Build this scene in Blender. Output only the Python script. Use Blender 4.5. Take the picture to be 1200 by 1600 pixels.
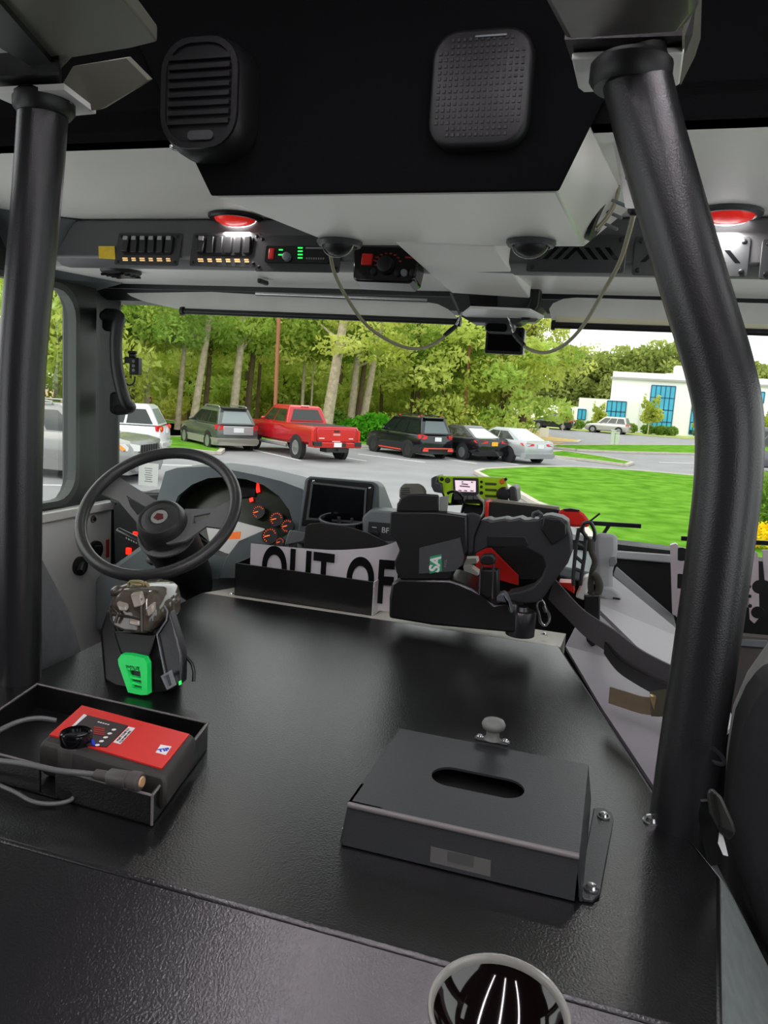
import bpy, bmesh, math, random
from math import sin, cos, pi, radians, sqrt, atan2
from mathutils import Vector as V, Matrix
S = bpy.context.scene
for o in list(bpy.data.objects): bpy.data.objects.remove(o)
COL = S.collection
random.seed(7)

# ---------------------------------------------------------------- camera
F, CX, CY = 1200.0, 600.0, 800.0                 # image taken as 1200 x 1600
PSI, PHI, RHO = radians(16.7), radians(8.75), radians(3.65)
CAM = V((0, 0, 2.6))
_f = V((-sin(PSI)*cos(PHI), cos(PSI)*cos(PHI), -sin(PHI)))
_r0 = V((cos(PSI), sin(PSI), 0)); _u0 = _r0.cross(_f)
_r = _r0*cos(RHO) + _u0*sin(RHO); _u = _u0*cos(RHO) - _r0*sin(RHO)
cd = bpy.data.cameras.new('camera'); co = bpy.data.objects.new('camera', cd); COL.objects.link(co)
m = Matrix((_r, _u, -_f)).transposed().to_4x4(); m.translation = CAM
co.matrix_world = m
cd.sensor_fit = 'VERTICAL'; cd.sensor_height = 36; cd.sensor_width = 27; cd.lens = 27.0
cd.clip_start = .02; cd.clip_end = 600
S.camera = co

# ---------------------------------------------------------------- exposure, sky, sun
S.view_settings.view_transform = 'Standard'; S.view_settings.look = 'None'
S.view_settings.gamma = 1; S.view_settings.exposure = 0.0; S.view_settings.use_curve_mapping = False
SKY = 1.9
w = bpy.data.worlds.new('overcast sky'); S.world = w; w.use_nodes = True
nt = w.node_tree; nt.nodes.clear()
out = nt.nodes.new('ShaderNodeOutputWorld'); bg = nt.nodes.new('ShaderNodeBackground')
tc = nt.nodes.new('ShaderNodeTexCoord'); sx = nt.nodes.new('ShaderNodeSeparateXYZ'); rp = nt.nodes.new('ShaderNodeValToRGB')
nt.links.new(tc.outputs['Generated'], sx.inputs[0]); nt.links.new(sx.outputs['Z'], rp.inputs[0])
rp.color_ramp.elements[0].position = 0; rp.color_ramp.elements[0].color = (.95, .97, 1, 1)
rp.color_ramp.elements[1].position = .9; rp.color_ramp.elements[1].color = (1.0, 1.0, 1.0, 1)
nt.links.new(rp.outputs[0], bg.inputs[0]); nt.links.new(bg.outputs[0], out.inputs[0]); bg.inputs[1].default_value = SKY
sd = bpy.data.lights.new('hazy sun', 'SUN'); sd.energy = 1.3; sd.angle = radians(50); sd.color = (1, .97, .9)
so = bpy.data.objects.new('hazy sun', sd); COL.objects.link(so); so.rotation_euler = (radians(35), radians(-25), 0)

# ---------------------------------------------------------------- picture ray -> point on a real plane
def ray(x, y): return _f + _r*((x-CX)/F) - _u*((y-CY)/F)
def at(x, y, X=None, Y=None, Z=None, d=None):
    k = ray(x, y)
    if d is not None: return CAM + k*d
    if X is not None: return CAM + k*((X-CAM.x)/k.x)
    if Y is not None: return CAM + k*((Y-CAM.y)/k.y)
    return CAM + k*((Z-CAM.z)/k.z)
def hit(x, y, o, n):
    k = ray(x, y); return CAM + k*((V(o)-CAM).dot(V(n))/k.dot(V(n)))
def AT(ps, **k): return [at(*p, **k) for p in ps]
def HIT(ps, o, n): return [hit(p[0], p[1], o, n) for p in ps]

# ---------------------------------------------------------------- materials
def lin(c):
    c = c/255.0
    return c/12.92 if c <= .04045 else ((c+.055)/1.055)**2.4
def rgb(c): return (lin(c[0]), lin(c[1]), lin(c[2]), 1)
MATS = {}
def mat(name, c, rough=.5, metal=0, bump=None, var=0, vscale=6, spec=.5, emit=0, trans=0, alpha=1, c2=None, coat=0):
    if name in MATS: return MATS[name]
    m = bpy.data.materials.new(name); m.use_nodes = True; n = m.node_tree; b = n.nodes['Principled BSDF']
    b.inputs['Base Color'].default_value = rgb(c); b.inputs['Roughness'].default_value = rough
    b.inputs['Metallic'].default_value = metal; b.inputs['Specular IOR Level'].default_value = spec
    if coat: b.inputs['Coat Weight'].default_value = coat; b.inputs['Coat Roughness'].default_value = .05
    if trans: b.inputs['Transmission Weight'].default_value = trans
    if alpha < 1: b.inputs['Alpha'].default_value = alpha
    if emit: b.inputs['Emission Color'].default_value = rgb(c); b.inputs['Emission Strength'].default_value = emit
    t = n.nodes.new('ShaderNodeTexCoord')
    if var or c2:
        nz = n.nodes.new('ShaderNodeTexNoise'); nz.inputs['Scale'].default_value = vscale; nz.inputs['Detail'].default_value = 4
        n.links.new(t.outputs['Object'], nz.inputs['Vector'])
        r = n.nodes.new('ShaderNodeValToRGB'); r.color_ramp.elements[0].position = .32; r.color_ramp.elements[1].position = .68
        if c2: r.color_ramp.elements[0].color = rgb(c); r.color_ramp.elements[1].color = rgb(c2)
        else:
            r.color_ramp.elements[0].color = tuple(k*(1-var) for k in rgb(c)[:3])+(1,)
            r.color_ramp.elements[1].color = tuple(min(1, k*(1+var)) for k in rgb(c)[:3])+(1,)
        n.links.new(nz.outputs['Fac'], r.inputs[0]); n.links.new(r.outputs[0], b.inputs['Base Color'])
    if bump:
        nz = n.nodes.new('ShaderNodeTexNoise'); nz.inputs['Scale'].default_value = bump[0]; nz.inputs['Detail'].default_value = 2
        n.links.new(t.outputs['Object'], nz.inputs['Vector'])
        bp = n.nodes.new('ShaderNodeBump'); bp.inputs['Strength'].default_value = bump[1]; bp.inputs['Distance'].default_value = bump[2] if len(bump) > 2 else .001
        n.links.new(nz.outputs['Fac'], bp.inputs['Height']); n.links.new(bp.outputs[0], b.inputs['Normal'])
    MATS[name] = m; return m
def glass_mat(name, tint, refl=.06):
    m = bpy.data.materials.new(name); m.use_nodes = True; n = m.node_tree; n.nodes.clear()
    o = n.nodes.new('ShaderNodeOutputMaterial'); a = n.nodes.new('ShaderNodeBsdfTransparent'); g = n.nodes.new('ShaderNodeBsdfGlossy')
    a.inputs[0].default_value = tint; g.inputs['Roughness'].default_value = .02
    f = n.nodes.new('ShaderNodeLayerWeight'); f.inputs[0].default_value = .25
    k = n.nodes.new('ShaderNodeMath'); k.operation = 'MULTIPLY'; k.inputs[1].default_value = refl*2.5
    mx = n.nodes.new('ShaderNodeMixShader')
    n.links.new(f.outputs['Fresnel'], k.inputs[0]); n.links.new(k.outputs[0], mx.inputs[0]); n.links.new(a.outputs[0], mx.inputs[1]); n.links.new(g.outputs[0], mx.inputs[2]); n.links.new(mx.outputs[0], o.inputs[0])
    MATS[name] = m; return m
def leaf_mat(name, c, c2, vs=1.2):
    m = bpy.data.materials.new(name); m.use_nodes = True; n = m.node_tree; n.nodes.clear()
    o = n.nodes.new('ShaderNodeOutputMaterial'); d = n.nodes.new('ShaderNodeBsdfDiffuse'); t = n.nodes.new('ShaderNodeBsdfTranslucent'); mx = n.nodes.new('ShaderNodeMixShader'); mx.inputs[0].default_value = .5
    tc = n.nodes.new('ShaderNodeTexCoord'); nz = n.nodes.new('ShaderNodeTexNoise'); nz.inputs['Scale'].default_value = vs; nz.inputs['Detail'].default_value = 5
    r = n.nodes.new('ShaderNodeValToRGB'); r.color_ramp.elements[0].position = .35; r.color_ramp.elements[1].position = .65
    r.color_ramp.elements[0].color = rgb(c); r.color_ramp.elements[1].color = rgb(c2)
    n.links.new(tc.outputs['Object'], nz.inputs['Vector']); n.links.new(nz.outputs['Fac'], r.inputs[0])
    n.links.new(r.outputs[0], d.inputs[0]); n.links.new(r.outputs[0], t.inputs[0])
    n.links.new(d.outputs[0], mx.inputs[1]); n.links.new(t.outputs[0], mx.inputs[2]); n.links.new(mx.outputs[0], o.inputs[0])
    MATS[name] = m; return m

BLK = mat('black textured paint', (14, 14, 15), .28, bump=(420, .32, .0012), spec=.95)
BLKP = mat('black plastic', (17, 17, 18), .45, bump=(600, .15))
BLKG = mat('gloss black plastic', (12, 12, 14), .12)
BLKS = mat('black satin metal', (30, 31, 33), .32, bump=(300, .18), spec=.6)
LINER = mat('black headliner vinyl', (9, 9, 10), .9, bump=(500, .4), spec=.1)
CHAR = mat('charcoal metal', (62, 64, 66), .4, bump=(500, .25))
DGREY = mat('dark grey plastic', (78, 84, 88), .5, bump=(400, .2))
MGREY = mat('mid grey plastic', (118, 124, 128), .5, bump=(400, .15))
SILV = mat('silver grey vinyl', (236, 234, 228), .45, bump=(700, .12), var=.04, vscale=3)
SILVP = mat('light painted aluminium', (222, 221, 216), .35, var=.03, vscale=4)
LAV = mat('lavender grey slope', (150, 146, 152), .5, bump=(250, .15), var=.04)
STEEL = mat('bright steel', (205, 205, 205), .22, 1)
WIRE = mat('cable sheath olive', (150, 146, 120), .4)
FAB = mat('grey seat fabric', (86, 89, 89), .9, bump=(900, .5), var=.12, vscale=40)
FABB = mat('shade black seat fabric', (22, 24, 25), .9, bump=(900, .5))
RED = mat('red plastic', (214, 34, 26), .4)
REDL = mat('red lit switch', (255, 40, 20), .4, emit=1.0)
GRNL = mat('green indicator light', (40, 230, 90), .4, emit=1.2)
AMBL = mat('amber lit legend', (235, 190, 130), .4, emit=.7)
ORL = mat('orange lit gauge', (255, 90, 30), .4, emit=.9)
WHT = mat('white print', (235, 235, 232), .6)
WEB = mat('black webbing', (74, 70, 72), .7, bump=(350, .6))

# ---------------------------------------------------------------- mesh builder
def frame(o, x, y):
    x = V(x).normalized(); y = V(y); y = (y - x*y.dot(x)).normalized(); z = x.cross(y)
    m = Matrix((x, y, z)).transposed().to_4x4(); m.translation = V(o); return m
def rear(o): return frame(o, (1, 0, 0), (0, 0, 1))       # local +z looks back towards the crew seats
def spline(pts, n=8, closed=False):
    pts = [V(p) for p in pts]; o = []; k = len(pts)
    for i in range(k if closed else k-1):
        if closed: a, b, c, d = pts[i-1], pts[i], pts[(i+1) % k], pts[(i+2) % k]
        else: a, b, c, d = pts[max(i-1, 0)], pts[i], pts[i+1], pts[min(i+2, k-1)]
        for j in range(n):
            t = j/n
            o.append(.5*((2*b)+(c-a)*t+(2*a-5*b+4*c-d)*t*t+(3*b-a-3*c+d)*t**3))
    if not closed: o.append(pts[-1])
    return o
def rrect(w, h, r, n=5):
    o = []
    for cx, cy, a0 in ((w/2-r, h/2-r, 0), (-w/2+r, h/2-r, 90), (-w/2+r, -h/2+r, 180), (w/2-r, -h/2+r, 270)):
        for i in range(n+1):
            a = radians(a0+90*i/n); o.append((cx+r*cos(a), cy+r*sin(a)))
    return o
def circ(r, n=24, c=(0, 0)): return [(c[0]+r*cos(2*pi*i/n), c[1]+r*sin(2*pi*i/n)) for i in range(n)]
class MB:
    def __init__(s, M=None): s.v = []; s.f = []; s.M = M
    def add(s, vs, fs, M=None):
        b = len(s.v); M = M or s.M
        s.v += [(M @ V(p)) if M else V(p) for p in vs]; s.f += [tuple(b+i for i in f) for f in fs]; return s
    def box(s, c, d, M=None):
        x, y, z = [k/2 for k in d]; c = V(c)
        vs = [c+V((a*x, b*y, e*z)) for a in (-1, 1) for b in (-1, 1) for e in (-1, 1)]
        return s.add(vs, [(0, 1, 3, 2), (4, 6, 7, 5), (0, 4, 5, 1), (2, 3, 7, 6), (0, 2, 6, 4), (1, 5, 7, 3)], M)
    def box2(s, a, b): return s.box([(i+j)/2 for i, j in zip(a, b)], [abs(j-i) for i, j in zip(a, b)])
    def prism(s, poly, vec, M=None):
        n = len(poly); a = [V(p) for p in poly]; vec = V(vec); vs = a+[p+vec for p in a]
        return s.add(vs, [tuple(range(n))[::-1], tuple(range(n, 2*n))]+[(i, (i+1) % n, n+(i+1) % n, n+i) for i in range(n)], M)
    def pad(s, poly2, h, M=None, z0=0): return s.prism([(p[0], p[1], z0) for p in poly2], (0, 0, h), M)
    def loft(s, rings, cap=True, closed=True, M=None):
        n = len(rings[0]); vs = [p for r in rings for p in r]; fs = []
        for k in range(len(rings)-1):
            for i in range(n if closed else n-1):
                j = (i+1) % n; fs.append((k*n+i, k*n+j, (k+1)*n+j, (k+1)*n+i))
        if cap: fs += [tuple(range(n))[::-1], tuple(range((len(rings)-1)*n, len(rings)*n))]
        return s.add(vs, fs, M)
    def tube(s, pts, r, n=10, closed=False):
        pts = [V(p) for p in pts]; k = len(pts); rings = []; up = None
        for i, p in enumerate(pts):
            t = (pts[(i+1) % k]-pts[i-1]) if closed else (pts[min(i+1, k-1)]-pts[max(i-1, 0)])
            t = t.normalized() if t.length > 1e-9 else V((0, 0, 1))
            if up is None:
                up = V((0, 0, 1)) if abs(t.z) < .9 else V((1, 0, 0))
            up = (up-t*up.dot(t)); up = up.normalized() if up.length > 1e-6 else t.orthogonal().normalized()
            sd = t.cross(up); rr = r[i] if isinstance(r, (list, tuple)) else r
            rings.append([p+(up*cos(2*pi*j/n)+sd*sin(2*pi*j/n))*rr for j in range(n)])
        if closed: rings.append(rings[0]); return s.loft(rings, cap=False)
        return s.loft(rings)
    def strap(s, pts, wv, w, t=.002):
        # flat band: wv = list of width directions
        pts = [V(p) for p in pts]; rings = []; k = len(pts)
        for i, p in enumerate(pts):
            tg = (pts[min(i+1, k-1)]-pts[max(i-1, 0)]).normalized(); x = V(wv[i] if isinstance(wv, list) else wv)
            x = (x-tg*x.dot(tg)).normalized(); nn = tg.cross(x)
            rings.append([p+x*w/2+nn*t/2, p-x*w/2+nn*t/2, p-x*w/2-nn*t/2, p+x*w/2-nn*t/2])
        return s.loft(rings)
    def lathe(s, prof, M=None, n=28, cap=True):
        rings = [[(r*cos(2*pi*j/n), r*sin(2*pi*j/n), h) for j in range(n)] for r, h in prof]
        return s.loft(rings, cap=cap, M=M)
    def ball(s, c, r, n=12, M=None):
        r = (r, r, r) if not isinstance(r, (tuple, list)) else r
        rings = []
        for i in range(1, n):
            a = pi*i/n; rings.append([(c[0]+r[0]*sin(a)*cos(2*pi*j/(2*n)), c[1]+r[1]*sin(a)*sin(2*pi*j/(2*n)), c[2]-r[2]*cos(a)) for j in range(2*n)])
        return s.loft(rings, M=M)
    def plate(s, outer, inner, vec, N=64, o=None, M=None):
        # plate with a hole; outer / inner coplanar 3D polygons
        inner = [V(p) for p in inner]; outer = [V(p) for p in outer]
        c = sum(inner, V())/len(inner)
        e = [q-p for p, q in zip(outer, outer[1:]+outer[:1])]
        nrm = sum(((p-c).cross(q-c) for p, q in zip(outer, outer[1:]+outer[:1])), V()).normalized()
        ex = (outer[0]-c).normalized(); ey = nrm.cross(ex)
        def pol(P): return [((p-c).dot(ex), (p-c).dot(ey)) for p in P]
        def cast(P, a):
            best = None; dx, dy = cos(a), sin(a)
            for (x1, y1), (x2, y2) in zip(P, P[1:]+P[:1]):
                den = dx*(y2-y1)-dy*(x2-x1)
                if abs(den) < 1e-12: continue
                t = (x1*(y2-y1)-y1*(x2-x1))/den; u = (x1*dy-y1*dx)/den
                if t > 0 and -1e-6 <= u <= 1+1e-6 and (best is None or t > best): best = t
            return best or .001
        PO, PI = pol(outer), pol(inner)
        A = sorted(set([round(atan2(y, x), 5) for x, y in PO+PI]+[round(-pi+2*pi*i/N, 5) for i in range(N)]))
        ro = [c+(ex*cos(a)+ey*sin(a))*cast(PO, a) for a in A]; ri = [c+(ex*cos(a)+ey*sin(a))*cast(PI, a) for a in A]
        vec = V(vec); rings = [ro, ri, [p+vec for p in ri], [p+vec for p in ro], ro]
        return s.loft(rings, cap=False, M=M)

def build(name, mb, m, parent=None, smooth=None, bevel=0, bseg=2, sub=0, label=None, kind=None, solid=0):
    me = bpy.data.meshes.new(name)
    vs = mb.v
    if parent is not None:
        inv = parent['_inv_mat'] if False else WORLD[parent.name].inverted()
        vs = [inv @ p for p in vs]
    me.from_pydata([tuple(p) for p in vs], [], mb.f); me.validate()
    bm = bmesh.new(); bm.from_mesh(me); bmesh.ops.remove_doubles(bm, verts=bm.verts, dist=1e-6); bmesh.ops.recalc_face_normals(bm, faces=bm.faces); bm.to_mesh(me); bm.free()
    me.materials.append(m)
    if smooth:
        me.shade_smooth(); me.set_sharp_from_angle(angle=radians(smooth))
    o = bpy.data.objects.new(name, me); COL.objects.link(o)
    if parent is not None: o.parent = parent; WORLD[o.name] = WORLD[parent.name]
    else: WORLD[o.name] = Matrix.Identity(4)
    if bevel:
        b = o.modifiers.new('bevel', 'BEVEL'); b.width = bevel; b.segments = bseg; b.limit_method = 'ANGLE'; b.angle_limit = radians(40)
        if not smooth: me.shade_smooth(); me.set_sharp_from_angle(angle=radians(35))
    if solid:
        k = o.modifiers.new('solidify', 'SOLIDIFY'); k.thickness = solid; k.offset = -1
    if sub:
        k = o.modifiers.new('subsurf', 'SUBSURF'); k.levels = sub; k.render_levels = sub
    if label: o['label'] = label
    if kind: o['kind'] = kind
    return o
WORLD = {}
def thing(name, label, cat, loc=(0, 0, 0), M=None, group=None):
    o = bpy.data.objects.new(name, None); COL.objects.link(o); o.empty_display_size = .05
    M = M or Matrix.Translation(V(loc)); o.matrix_world = M; WORLD[o.name] = M.copy()
    o['label'] = label; o['category'] = cat
    if group: o['group'] = group
    return o
def tag(o, label, cat, group=None, kind=None):
    o['label'] = label; o['category'] = cat
    if group: o['group'] = group
    if kind: o['kind'] = kind
    return o
def struct(name, mb, m, **k): return build(name, mb, m, kind='structure', **k)
def text(name, s, M, size, m, parent, ext=.0003, align='CENTER', sx=1, bold=0, sp=1):
    cu = bpy.data.curves.new(name, 'FONT'); cu.body = s; cu.size = size; cu.extrude = ext; cu.align_x = align; cu.align_y = 'CENTER'; cu.offset = bold; cu.space_character = sp
    t = bpy.data.objects.new(name+'_c', cu); COL.objects.link(t); bpy.context.view_layer.update()
    me = bpy.data.meshes.new_from_object(t.evaluated_get(bpy.context.evaluated_depsgraph_get())); bpy.data.objects.remove(t)
    me.name = name; inv = (WORLD[parent.name].inverted() @ M @ Matrix.Diagonal((sx, 1, 1, 1))); me.transform(inv)
    me.materials.clear(); me.materials.append(m)
    o = bpy.data.objects.new(name, me); COL.objects.link(o); o.parent = parent; WORLD[o.name] = WORLD[parent.name]
    return o
def bolt(parent, p, nrm, r=.006, m=None):
    n = V(nrm).normalized(); x = n.orthogonal()
    M = frame(p, x, n.cross(x))
    b = MB(); b.lathe([(r*1.25, 0), (r*1.25, r*.2), (r, r*.3), (r*.8, r*.8), (r*.3, r)], M, 16)
    return build('bolt', b, m or STEEL, parent, smooth=40)
def solo(name, mb, m, label, cat, group=None, kind=None, **k):
    lo = [min(p[i] for p in mb.v) for i in range(3)]; hi = [max(p[i] for p in mb.v) for i in range(3)]
    c = V(((lo[0]+hi[0])/2, (lo[1]+hi[1])/2, lo[2])); mb.v = [p-c for p in mb.v]
    o = build(name, mb, m, **k); o.location = c; WORLD[o.name] = Matrix.Translation(c)
    return tag(o, label, cat, group, kind)

# ================================================================ SETTING: the cab shell
XC, XL, XR = -.40, -1.62, .82
b = MB(); b.box2((XL-.1, -1.1, 1.08), (XR+.1, 2.25, 1.14)); struct('floor', b, mat('dark rubber floor', (70, 66, 68), .7, bump=(200, .3)))
b = MB(); b.box2((XL-.1, 1.202, 3.0), (XR+.1, 1.86, 3.05)); struct('ceiling', b, SILV)
b = MB(); b.box2((XL-.1, 1.202, 3.0), (XR+.1, 1.24, 3.34)); struct('trim_1', b, LINER)
b = MB(); b.box2((XL-.1, -1.1, 3.32), (XR+.1, 1.24, 3.38)); struct('ceiling_raised', b, LINER)
# overhead header behind the switch consoles, flat silver underside, windshield header
HY0, HY1 = 1.78, 2.12
b = MB(); b.box2((XL-.1, HY0+.03, 2.887), (XR+.1, HY1, 3.02)); struct('trim_2', b, mat('pale header strip', (242, 240, 235), .3, .1))
b = MB(); b.prism([(XL-.1, HY1, 2.80), (XL-.1, HY1, 3.02), (XL-.1, 2.32, 3.02), (XL-.1, 2.32, 2.845), (XL-.1, 2.2, 2.845), (XL-.1, HY1+.03, 2.875), (XL-.1, HY1+.01, 2.875)][1:], (XR-XL+.2, 0, 0))
struct('trim_3', b, BLKP)
# windshield: one bowed pane
g = MB(); rows = []
for z, yy in ((2.18, 2.40), (2.52, 2.31), (2.86, 2.225)):
    rows.append([(x, yy-.10*((x-XC)/1.2)**2, z) for x in [XL-.05+(XR-XL+.10)*i/16 for i in range(17)]])
rg = [r+[(p[0], p[1]+.008, p[2]) for p in r[::-1]] for r in rows]
g.loft(rg); struct('window_1', g, glass_mat('windshield glass', (.95, .97, .95, 1), .05), smooth=40)
# bottom seal of the windshield with its toothed lip
b = MB()
ring = []
for i in range(17):
    x = XL-.05+(XR-XL+.10)*i/16; yy = 2.405-.10*((x-XC)/1.2)**2
    ring.append([(x, yy-.03, 2.13), (x, yy-.03, 2.198), (x, yy+.03, 2.205), (x, yy+.03, 2.13)])
b.loft(ring); struct('trim_4', b, BLKP, smooth=40)
b = MB(); k = 0
for i in range(70):
    x = -.02+i*.009; yy = 2.405-.10*((x-XC)/1.2)**2-.028; b.box((x, yy, 2.2005), (.0045, .004, .006))
struct('trim_5', b, BLKP)
# A pillars
def pillar(n, sx):
    q = lambda x: XC+(x-XC)*sx
    b = MB(); b.prism([(q(-1.612), 2.088, 1.2), (q(-1.655), 2.14, 1.2), (q(-1.66), 2.18, 1.2), (q(-1.628), 2.25, 1.2), (q(-1.72), 2.30, 1.2), (q(-1.74), 2.088, 1.2)], (0, 0, 1.8))
    struct('trim_%d' % n, b, mat('grey green pillar trim', (40, 44, 41), .5, bump=(400, .2)), bevel=.012)
pillar(6, 1); pillar(7, -1)
def doorframe(nn, sx):
    q = lambda x: XC+(x-XC)*sx
    # door: frame plate round the window, set in the side wall
    out_ = [(q(-1.60), .62, 2.0), (q(-1.60), 2.085, 2.0), (q(-1.60), 2.085, 2.975), (q(-1.60), .62, 2.975)]
    win = [(q(-1.60), 1.35+p[0]*1, 2.53+p[1]) for p in rrect(1.29, .655, .085)]
    b = MB(); b.plate(out_, win, (-.055*sx, 0, 0)); struct('door_%d_frame' % nn, b, mat('black door frame', (22, 24, 23), .45, bump=(500, .2)), bevel=.006)
    ru = [(q(-1.592), 1.35+p[0], 2.53+p[1]) for p in rrect(1.29, .655, .088)]
    ri = [(q(-1.592), 1.35+p[0], 2.53+p[1]) for p in rrect(1.255, .62, .08)]
    b = MB(); b.plate(ru, ri, (-.03*sx, 0, 0)); struct('trim_%d' % (8+nn), b, mat('grey window rubber', (62, 66, 63), .55))
    g = MB(); g.prism([(q(-1.625), 1.35+p[0], 2.53+p[1]) for p in rrect(1.28, .645, .08)], (.006*sx, 0, 0)); struct('window_%d' % (nn+1), g, glass_mat('door glass %d' % nn, (.95, .97, .95, 1), .05))
    b = MB(); b.box2((q(-1.66), .62, 1.14), (q(-1.605), 2.085, 2.0))
    o = struct('door_%d' % nn, b, mat('painted door skin', (150, 152, 150), .45, bump=(500, .1)))
    return o
doorframe(1, 1); doorframe(2, -1)
# crew area side walls below the window line
b = MB(); b.box2((XL-.08, -1.1, 1.14), (XL, .615, 2.1)); struct('wall_left', b, DGREY)
b = MB(); b.box2((XR, -1.1, 1.14), (XR+.08, .615, 2.1)); struct('wall_right', b, DGREY)
b = MB(); b.box2((XL-.1, .5, 2.1), (XL-.0, .615, 3.34)); b.box2((XR, .5, 2.1), (XR+.1, .615, 3.34)); struct('trim_10', b, LINER)
b = MB(); b.box2((XL-.1, .4, 2.98), (XL+.03, 2.1, 3.02)); b.box2((XR-.03, .4, 2.98), (XR+.1, 2.1, 3.02)); struct('trim_11', b, mat('black door frame', (0, 0, 0)))
# front wall below the windshield
b = MB(); b.box2((XL-.1, 2.25, 1.1), (XR+.1, 2.36, 2.15)); struct('wall_front', b, mat('black firewall', (26, 25, 27), .5, bump=(300, .2)))
# rear bulkhead, and the strip above the crew door windows
b = MB(); b.box2((XL-.1, -1.16, 1.1), (XR+.1, -1.1, 3.36)); struct('wall_back', b, LINER)
b = MB(); b.box2((XL-.1, -1.1, 2.85), (XL-.0, .5, 3.34)); b.box2((XR, -1.1, 2.85), (XR+.1, .5, 3.34)); struct('trim_13', b, LINER)
# header rail above driver's door that runs back along the roof edge
b = MB(); b.prism([(XL, 1.84, 2.86), (XL, 2.1, 2.86), (XL+.10, 2.1, 2.885), (XL+.22, 1.80, 2.95), (XL+.16, 1.72, 3.0), (XL, 1.6, 3.0)], (0, 0, .04)); struct('trim_12', b, DGREY)

# ================================================================ ENGINE TUNNEL
tun = thing('engine_cover', 'black textured engine cover across the middle of the cab, carrying the tissue box and tray', 'engine cover', (XC, 1.1, 1.14))
top = [(-.925, 1.60), (-.076, 1.60), (.10, 1.0), (.155, .856), (.13, .615), (-.93, .615), (-.955, .856), (-.90, 1.0), (-.91, 1.30)]
b = MB(); b.prism([(x, y, 2.06) for x, y in top], (0, 0, .04))
build('top_panel', b, BLK, tun, bevel=.005)
b = MB(); b.prism([(-.93, .612, 2.099), (-.93, .612, 2.05), (-.93, .18, 1.82), (-.93, .18, 1.87)], (1.06, 0, 0)); build('rear_panel', b, BLK, tun)
b = MB(); b.prism([(-.92, 1.603, 2.098), (-.92, 1.603, 2.05), (-.92, 1.80, 2.02), (-.92, 1.80, 2.07)], (.845, 0, 0)); build('front_panel', b, mat('sill with window reflection', (222, 218, 206), .4, bump=(400, .2)), tun)  # window light reflecting off the sill is put into its pale colour
b = MB(); b.loft([[(x*1.0, y, 2.06) for x, y in top], [(XC+(x-XC)*1.0, y, 1.14) for x, y in top]]); build('body', b, BLK, tun)
# right hand skirts: lavender grey slope towards the officer's footwell
b = MB(); b.loft([[(-.066, 1.615, 2.098), (.014, 1.31, 2.098), (.106, 1.0, 2.098)], [at(918, 942, Y=1.80), at(1030, 1050, Y=1.48), at(1100, 1175, Y=1.14)]], cap=False, closed=False); build('side_skirt', b, LAV, tun, solid=.01)
b = MB(); b.loft([[(.112, .965, 2.097), (.157, .856, 2.097), (.133, .615, 2.097), (.135, .2, 1.88)], [at(1112, 1335, Z=2.06), at(1150, 1410, Z=2.03), at(1205, 1520, Z=1.99), at(1290, 1700, Z=1.93)]], cap=False, closed=False); build('side_skirt', b, mat('grey felt skirt', (112, 120, 118), .9, bump=(700, .5), var=.1, vscale=60), tun, solid=.008)
b = MB(); b.prism([(-.90, 1.0, 2.097), (-.91, 1.3, 2.097), (-.925, 1.6, 2.097), (-1.1, 1.6, 1.7), (-1.1, 1.0, 1.7)], (-.004, 0, -.02)); build('side_skirt', b, BLK, tun)
bolt(tun, at(1018, 1284, Z=2.1), (0, 0, 1), .009); bolt(tun, at(850, 992, Z=2.1), (.1, .3, 1), .006)
p = at(362, 917, Y=1.64); bolt(tun, (p.x, 1.64, 2.092), (0, .15, 1), .006)
for x, y in ((44, 1516), (46, 1291), (64, 1304), (370, 1357), (350, 1281)): 
    p = at(x, y, Z=2.1) if y < 1400 else at(x, y, Z=2.07)
# footwell floor on the officer's side: light ribbed mat and riser
b = MB(); b.loft([[at(922, 938, Y=1.81), at(1032, 1046, Y=1.49), at(1104, 1170, Y=1.15)], [at(945, 890, Y=1.97), at(1085, 1005, Y=1.66), at(1150, 1130, Y=1.34)]], cap=False, closed=False)
solo('kick_panel', b, mat('pale grey floor mat', (176, 174, 178), .55, bump=(120, .25)), 'pale grey ribbed footwell panel beside the black engine cover', 'panel', solid=.01)

# ================================================================ OVERHEAD BOX
box = thing('overhead_console', 'large overhead box with black rear face, two speakers and pale silver underside', 'console', (XC, 1.4, 2.907))
bl = [(-.69, 1.2, 2.907), (-.127, 1.2, 2.907), (-.108, 1.6, 2.907), (-.625, 1.6, 2.907)]
bt = [(-.745, 1.2, 2.999), (-.088, 1.2, 2.999), tuple(at(985, 326, Z=2.999)), (-.72, 1.61, 2.999)]
b = MB(); b.loft([bl, bt]); build('body', b, mat('satin aluminium sheet', (222, 221, 214), .34, .3), box, bevel=.004)
b = MB(); b.prism([(-.693, 1.197, 2.907), (-.124, 1.197, 2.907), (.043, 1.197, 3.31), (-.933, 1.197, 3.31)], (0, -.006, 0)); build('rear_panel', b, mat('black felt panel', (9, 10, 11), .9, bump=(700, .5), spec=.1), box, bevel=.003)
b = MB(); ps = [at(618, 380, Z=2.905), at(772, 385, Z=2.905)]
e0, e1 = at(706, 458, Z=2.86), at(828, 466, Z=2.86)
b.loft([[ps[0], ps[1], ps[1]+V((0, 0, .08)), ps[0]+V((0, 0, .08))], [e0, e1, e1+V((0, 0, .08)), e0+V((0, 0, .08))]]); build('duct', b, SILV, box, bevel=.003)
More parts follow.
